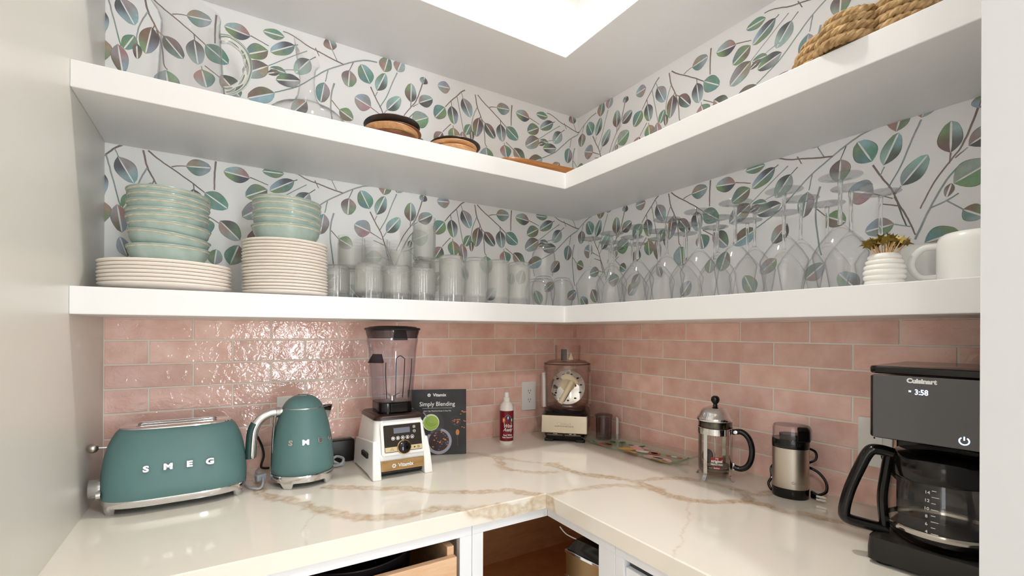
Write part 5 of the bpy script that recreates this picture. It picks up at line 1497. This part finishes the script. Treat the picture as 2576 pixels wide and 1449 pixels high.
# printed mark on the beaker, turned to the room
def on_beaker(pts, m_, name, off, an0=0.22):
    RR = R + off
    return MB().loft([[(RR * math.sin(x / RR + an0), -RR * math.cos(x / RR + an0), z) for x, z in pts], [((RR - 0.0004) * math.sin(x / RR + an0), -(RR - 0.0004) * math.cos(x / RR + an0), z) for x, z in pts]]).build(name, m_, fpz, smooth=False)
M_rlab = mat('red_mark', (158, 30, 34), 0.4)
on_beaker([(-0.017, 0.056), (0.0, 0.056), (0.017, 0.056), (0.017, 0.070), (0.0, 0.070), (-0.017, 0.070)], M_rlab, 'mark_block', 0.0003)
on_beaker([(-0.0105, 0.0355), (0.0, 0.0355), (0.0105, 0.0355), (0.0105, 0.0425), (0.0, 0.0425), (-0.0105, 0.0425)], M_rlab, 'mark_block', 0.0003)
def beaker_words(body, size, z, sx=1.0, bold=0.0002, m_=M_ink_w):
    o = text('mark_words', body, size, m_, fpz, (0, 0, 0), (0, 0, 0), 0.0002, bold, sx=sx)
    RR = R + 0.0006
    for v in o.data.vertices:
        x, y, d = v.co
        v.co = ((RR + d) * math.sin(x / RR + 0.22), -(RR + d) * math.cos(x / RR + 0.22), z + y)
beaker_words('THE', 0.0045, 0.0665)
beaker_words('original', 0.0112, 0.0590, 0.95, 0.0004)
beaker_words('FRENCH PRESS', 0.0058, 0.0490, 0.85)
beaker_words('bodum', 0.0062, 0.0388, 0.9)

# ---- coffee grinder
gr = thing('coffee_grinder', 'steel coffee grinder with clear smoky lid beside the french press', 'grinder', (-0.103, -1.018, ZC), -70)
ga, gb = 0.0435, 0.0375
def gring(z, k=1.0):
    return superring(ga * k, gb * k, z, 56, 2.25)
MB().loft([gring(0, 0.96), gring(0.002, 0.995), gring(0.026, 1.0)]).build('foot_ring', M_black, gr, angle=50)
MB().loft([gring(0.026, 0.985), gring(0.131, 0.985)]).build('body', M_steel, gr, angle=50)
MB().loft([gring(0.131, 1.0), gring(0.1335, 1.012), gring(0.152, 1.012), gring(0.154, 0.99)]).build('collar', M_black, gr, angle=50)
MB().loft([gring(0.153, 0.60), gring(0.166, 0.62)]).build('grinding_cup', M_blackm, gr, angle=50)
M_lidv = thin_glass('violet_smoke_lid', (252, 250, 251), (180, 166, 190), 0.02, power=4.0)
MB().loft([gring(0.154, 0.985), gring(0.182, 0.975), gring(0.189, 0.93), gring(0.190, 0.90), gring(0.187, 0.88), gring(0.180, 0.94), gring(0.154, 0.95)], False, False).build('lid', M_lidv, gr, angle=50)
MB().loft([gring(0.1885, 0.91), gring(0.1905, 0.90)]).build('lid_top', M_lidv, gr)
tab = MB().loft([[(x, y, z) for x, y in ((0.020, -0.0395), (0.047, -0.020), (0.047, 0.020), (0.020, 0.036))] for z in (0.150, 0.180)] + [[(x, y, 0.190) for x, y in ((0.018, -0.034), (0.041, -0.018), (0.041, 0.018), (0.018, 0.031))]]).build('lid_switch', M_black, gr, bevel=0.004, seg=3)
text('brand', 'Cuisinart', 0.0085, mat('embossed_steel'), gr, (0.022, -0.0335, 0.044), (PI / 2, 0, 0.42), 0.0003)
gc = MB()
gc.tube(bez([(0.030, 0.030, 0.128), (0.052, 0.038, 0.118), (0.054, 0.038, 0.098), (0.038, 0.036, 0.086)], 7), 0.0032, 8)
gc.tube(bez([(0.036, 0.034, 0.075), (0.060, 0.030, 0.066), (0.078, 0.020, 0.046), (0.080, 0.006, 0.026), (0.066, -0.002, 0.016), (0.050, 0.004, 0.010)], 8), 0.0036, 8)
gc.tube(bez([(-0.036, 0.034, 0.078), (-0.050, 0.026, 0.060), (-0.048, 0.020, 0.036), (-0.054, 0.010, 0.020), (-0.046, 0.004, 0.006), (-0.038, 0.012, 0.004)], 8), 0.0036, 8)
gk = gc.build('flex', M_black, gr)
gp = MB().loft([[(0.046, y, z) for y, z in ((-0.006, 0.004), (0.008, 0.004), (0.008, 0.024), (-0.006, 0.024))], [(0.066, y, z) for y, z in ((-0.016, 0.004), (-0.002, 0.004), (-0.002, 0.018), (-0.016, 0.018))]]).build('plug', M_black, gr, bevel=0.003)
for dz in (0.006, 0.014):
    MB().box(0.062, 0.084, -0.014, -0.0125, dz, dz + 0.0055).build('plug_pin', M_chrome, gp, bevel=0.0005, rot=(0, 0, -0.12))

# ---- coffee maker
cm = thing('coffee_maker', 'tall black drip coffee maker with glowing clock reading 3:58', 'coffee maker', (-0.214, -1.384, ZC), -90 + 5)
HW = 0.108
MB().loft([rr3(-HW, HW, -0.130, 0.120, 0.012, 0.008), rr3(-HW, HW, -0.132, 0.120, 0.014, 0.030), rr3(-HW + .002, HW - .002, -0.130, 0.118, 0.014, 0.050), rr3(-HW + .006, HW - .006, -0.126, 0.116, 0.014, 0.052)]).build('base', mat('black_satin_base', (32, 30, 28), 0.28), cm, angle=40)
for sx in (-1, 1):
    MB().lathe([(0, 0), (0.014, 0), (0.015, 0.010), (0, 0.010)], 20, sx * 0.085, -0.105).build('foot', M_blackm, cm)
MB().lathe([(0, 0.0515), (0.082, 0.0515), (0.086, 0.0535), (0.080, 0.055), (0, 0.0545)], 44, 0.0, -0.035).build('hot_plate', M_black, cm)
MB().box(-HW, HW, 0.050, 0.120, 0.050, 0.250).build('tank_column', M_black, cm, bevel=0.008, seg=3)
hdh = MB().prism(rrect(-HW, HW, -0.122, 0.120, 0.016), 0.238, 0.356).build('brew_head', M_black, cm, bevel=0.003)
MB().loft([rr3(-HW + 0.008, HW - 0.006, -0.1262, -0.1180, 0.004, 0.240), rr3(-HW + 0.008, HW - 0.006, -0.1262, -0.1180, 0.004, 0.358)]).build('front_panel', mat('slate_gloss_panel', (86, 86, 88), 0.16), cm, bevel=0.0015)
fpn = [o for o in bpy.data.objects if o.name.startswith('front_panel') and o.parent == cm][0]
MB().prism(rrect(-HW, HW, -0.124, 0.120, 0.016), 0.360, 0.374).build('hinged_lid', M_black, cm, bevel=0.004, seg=3)
M_led = mat('clock_digits', (225, 240, 255), 0.4, emit=(206, 228, 255), estr=1.6)
text('brand', 'Cuisinart', 0.0112, M_ink_w, fpn, (-0.028, -0.1265, 0.350), (PI / 2, 0, 0), 0.0004, 0.0006)
text('clock', '3:58', 0.0135, M_led, fpn, (-0.028, -0.1265, 0.3300), (PI / 2, 0, 0), 0.0004, 0.0002, sx=0.82)
text('clock_small', 'M', 0.0045, M_led, fpn, (-0.044, -0.1265, 0.3310), (PI / 2, 0, 0), 0.0003, 0.0002)
px, pz = 0.028, 0.2545
pw = MB().tube([(px + 0.0062 * math.sin(a), -0.1266, pz + 0.0062 * math.cos(a)) for a in [0.6 + (2 * PI - 1.2) * i / 24 for i in range(25)]], 0.0011, 6)
pw.box(px - 0.0009, px + 0.0009, -0.1272, -0.1260, pz + 0.001, pz + 0.0075)
pw.build('power_icon', M_led, fpn, smooth=False)
MB().lathe([(0.0, 0.236), (0.080, 0.236), (0.084, 0.240), (0, 0.240)], 40, 0, -0.035).build('brew_basket', M_black, cm)
# carafe
ca = thing('glass_carafe', 'glass coffee carafe with black handle on the coffee maker hot plate', 'carafe', (-0.0, 0, 0))
ca.location = (-0.258, -1.374, ZC + 0.0552)
ca.rotation_euler = (0, 0, math.radians(-90 + 5))
M_car = thin_glass('carafe_glass', (252, 251, 250), (130, 128, 124), 0.01, power=4.5)
MB().lathe([(0, 0.0), (0.070, 0.0), (0.078, 0.003), (0.0835, 0.012), (0.0865, 0.035), (0.0860, 0.065), (0.0820, 0.095), (0.0770, 0.118), (0.0750, 0.128), (0.0732, 0.128), (0.0752, 0.118), (0.0800, 0.095), (0.0840, 0.065), (0.0845, 0.035), (0.080, 0.013), (0.07, 0.004), (0, 0.003)], 60).build('body', M_car, ca, angle=60)
MB().lathe([(0.0845, 0.018), (0.0852, 0.022), (0.0860, 0.026), (0.0850, 0.028)], 56).build('base_band', mat('carafe_band', (196, 192, 184), 0.12, 1.0), ca)
MB().lathe([(0.0775, 0.112), (0.0805, 0.116), (0.0785, 0.142), (0.0765, 0.150), (0.070, 0.156), (0.0, 0.160), (0, 0.150), (0.070, 0.146), (0.0745, 0.130), (0.0760, 0.112)], 56).build('collar_lid', M_black, ca, angle=50)
# D handle points to the room side, towards the corner
def hpt(t):
    return t
hm = MB()
prof_o = bez([(-0.074, 0, 0.148), (-0.096, 0, 0.153), (-0.112, 0, 0.148), (-0.128, 0, 0.112), (-0.144, 0, 0.066), (-0.152, 0, 0.024), (-0.146, 0, 0.010), (-0.116, 0, 0.004), (-0.082, 0, 0.000)], 6)
hm.tube(prof_o, 0.0105, 12, sx=1.3)
hm.tube(bez([(-0.080, 0, 0.150), (-0.086, 0, 0.110), (-0.091, 0, 0.060), (-0.087, 0, 0.006)], 6), 0.0085, 10, sx=1.3)
hq = hm.build('handle', M_black, ca)
hq.rotation_euler = (0, 0, math.radians(26))
mk = MB()
RRm = 0.0868
for i in range(8):
    z = 0.030 + i * 0.0105
    w = 0.010 if i % 2 == 0 else 0.006
    rr_ = 0.0868 if z < 0.07 else 0.0868 - (z - 0.07) * 0.20
    mk.box(-0.0, w, -rr_ - 0.0003, -rr_ + 0.0004, z - 0.0004, z + 0.0004)
mk.build('level_marks', M_ink_w, ca, smooth=False)
for i, s_ in enumerate(('4', '6', '8', '10', '12', '14')):
    z = 0.032 + i * 0.0135
    rr_ = 0.0868 if z < 0.07 else 0.0868 - (z - 0.07) * 0.20
    text('level_number', s_, 0.0075, M_ink_w, ca, (-0.006, -rr_ - 0.0004, z), (PI / 2, 0, 0), 0.0002)
mw = MB().tube(bez([(-0.012, -1.190, 1.055), (-0.020, -1.196, 1.04), (-0.022, -1.215, 1.01), (-0.03, -1.25, 0.985)], 8), 0.0034, 8).build('appliance_cord', M_black)
adopt(mw, cm)

# ------------------------------------------------------------------ base cabinets under the worktop
FA, FB = YB + 0.022, XA + 0.022     # faces of the frames
ZF = ZC - 0.040
M_box = wood('cabinet_brown_interior', (222, 178, 134), (204, 158, 114), 0.3, 4, (3, 3, 12))
M_maple = wood('maple', (222, 186, 152), (206, 164, 128), 0.4, 5, (2, 14, 14))
cabA = thing('drawer_cabinet', 'white base cabinet with open drawer below the toaster side', 'cabinet', (0, 0, 0))
MB().box(-L + 0.001, -0.866, FA, FA + 0.02, ZF - 0.032, ZF).build('top_rail', M_cab, cabA, bevel=0.0008)
MB().box(-0.899, -0.866, FA, FA + 0.02, 0.10, ZF - 0.032).build('stile', M_cab, cabA, bevel=0.0008)
MB().box(-L + 0.001, -L + 0.045, FA, FA + 0.02, 0.10, ZF - 0.032).build('stile', M_cab, cabA, bevel=0.0008)
MB().box(-0.884, -0.868, FA + 0.02, -0.03, 0.10, ZF).build('side_panel', M_cab, cabA, smooth=False)
MB().box(-L + 0.001, -L + 0.018, FA + 0.02, -0.03, 0.10, ZF).build('side_panel', M_cab, cabA, smooth=False)
MB().box(-L + 0.02, -0.886, -0.05, -0.03, 0.10, ZF).build('back_panel', M_box, cabA, smooth=False)
MB().box(-L + 0.001, -0.866, FA + 0.06, FA + 0.08, 0.0, 0.10).build('toe_board', M_cab, cabA, smooth=False)
dr = MB()
dr.box(-1.60, -0.914, FA - 0.016, FA + 0.002, 0.60, 0.806)
d_o = dr.build('drawer', M_maple, cabA, bevel=0.002)
MB().box(-1.60, -1.582, FA + 0.002, -0.10, 0.60, 0.826).box(-0.932, -0.914, FA + 0.002, -0.10, 0.60, 0.826).box(-1.582, -0.932, -0.118, -0.10, 0.60, 0.826).build('drawer_sides', M_maple, d_o, bevel=0.0015)
MB().box(-1.582, -0.932, FA + 0.002, -0.118, 0.605, 0.612).build('drawer_bottom', M_box, d_o, smooth=False)
pan = thing('frying_pan', 'dark pan with glossy rim lying in the open drawer', 'pan', (-1.12, -0.49, 0.612), 190)
MB().lathe([(0, 0.0), (0.10, 0.0), (0.125, 0.02), (0.145, 0.205), (0.150, 0.208), (0.148, 0.210), (0.142, 0.207), (0.121, 0.024), (0.098, 0.006), (0, 0.005)], 48).build('body', mat('dark_nonstick', (40, 36, 40), 0.25, 0.4), pan, angle=60)
MB().tube([(0.140, 0.0, 0.19), (0.20, 0.0, 0.198), (0.26, 0.03, 0.200)], 0.010, 10).build('handle', M_blackm, pan)

cabC = thing('corner_cabinet', 'white open corner base cabinet with brown wood interior', 'cabinet', (0, 0, 0))
MB().box(-0.865, FB, FA, FA + 0.02, ZF - 0.032, ZF).build('top_rail', M_cab, cabC, bevel=0.0008)
MB().box(FB, FB + 0.02, -0.905, FA, ZF - 0.032, ZF).build('top_rail', M_cab, cabC, bevel=0.0008)
MB().box(-0.865, -0.834, FA, FA + 0.02, 0.10, ZF - 0.032).build('stile', M_cab, cabC, bevel=0.0008)
MB().box(FB, FB + 0.02, -0.905, -0.850, 0.10, ZF - 0.032).build('stile', M_cab, cabC, bevel=0.0008)
MB().box(-0.862, -0.846, FA + 0.02, -0.03, 0.10, ZF - 0.002).build('side_panel', M_box, cabC, smooth=False)
MB().box(-0.846, -0.03, -0.046, -0.03, 0.10, ZF - 0.002).build('back_panel', M_box, cabC, smooth=False)
MB().box(-0.046, -0.03, -0.90, -0.046, 0.10, ZF - 0.002).build('back_panel', M_box, cabC, smooth=False)
MB().box(FB + 0.02, -0.03, -0.904, -0.888, 0.10, ZF - 0.002).build('side_panel', M_box, cabC, smooth=False)
MB().box(-0.846, -0.046, FA + 0.02, -0.046, 0.40, 0.416).box(FB + 0.02, -0.046, -0.888, FA + 0.02, 0.40, 0.416).build('shelf_board', M_box, cabC, smooth=False)
MB().box(-0.846, -0.046, FA + 0.02, -0.046, ZF - 0.014, ZF - 0.003).box(FB + 0.02, -0.046, -0.888, FA + 0.02, ZF - 0.014, ZF - 0.003).build('top_board', M_box, cabC, smooth=False)
MB().box(-0.846, -0.03, FA + 0.02, -0.03, 0.08, 0.10).box(FB + 0.02, -0.03, -0.90, FA + 0.02, 0.08, 0.10).build('floor_board', M_box, cabC, smooth=False)
MB().box(-0.865, FB + 0.06, FA + 0.06, FA + 0.08, 0.0, 0.08).box(FB + 0.06, FB + 0.08, -0.905, FA + 0.06, 0.0, 0.08).build('toe_board', M_cab, cabC, smooth=False)

cabB = thing('end_cabinet', 'white base cabinet under the coffee maker side', 'cabinet', (0, 0, 0))
MB().box(FB, FB + 0.02, EY + 0.002, -0.906, ZF - 0.032, ZF).build('top_rail', M_cab, cabB, bevel=0.0008)
MB().box(FB, FB + 0.02, -0.932, -0.906, 0.10, ZF - 0.032).build('stile', M_cab, cabB, bevel=0.0008)
MB().box(FB, FB + 0.02, EY + 0.002, EY + 0.045, 0.10, ZF - 0.032).build('stile', M_cab, cabB, bevel=0.0008)
MB().box(FB + 0.02, -0.03, -0.922, -0.907, 0.10, ZF).build('side_panel', M_cab, cabB, smooth=False)
MB().box(FB + 0.02, -0.03, EY + 0.002, EY + 0.018, 0.10, ZF).build('side_panel', M_cab, cabB, smooth=False)
MB().box(-0.05, -0.03, EY + 0.02, -0.924, 0.10, ZF).build('back_panel', M_cab, cabB, smooth=False)
MB().box(FB + 0.06, FB + 0.08, EY + 0.002, -0.906, 0.0, 0.10).build('toe_board', M_cab, cabB, smooth=False)
MB().box(FB + 0.004, FB + 0.018, EY + 0.047, -0.934, 0.12, ZF - 0.050).build('drawer_front', M_cab, cabB, bevel=0.002)

# metal tin in the corner cabinet
tn = thing('metal_tin', 'bronze coloured metal tin with black lid inside the corner cabinet', 'tin', (-0.566, -0.792, 0.450), 8)
M_brz = mat('brushed_bronze', (176, 146, 104), 0.25, 1.0)
MB().box(-0.060, 0.060, -0.075, 0.075, 0, 0.330).build('body', M_brz, tn, bevel=0.004)
MB().box(-0.0615, 0.0615, -0.0765, 0.0765, 0.262, 0.270).build('seam', M_chrome, tn, bevel=0.001)
MB().box(-0.0615, 0.0615, -0.0765, 0.0765, 0.326, 0.334).build('rim', M_chrome, tn, bevel=0.001)
MB().loft([[(-0.058, -0.073, 0.334), (0.058, -0.073, 0.334), (0.058, 0.073, 0.334), (-0.058, 0.073, 0.334)], [(-0.040, -0.055, 0.362), (0.040, -0.055, 0.362), (0.040, 0.055, 0.362), (-0.040, 0.055, 0.362)]]).build('lid', M_black, tn, bevel=0.002)
MB().tube(bez([(-0.03, 0.05, 0.355), (-0.045, 0.085, 0.365), (-0.050, 0.105, 0.380)], 5), 0.0022, 8).build('wire_handle', M_steel, tn)
MB().box(-0.055, 0.055, -0.07, 0.07, -0.034, 0.0).build('plinth', M_black, tn, smooth=False)
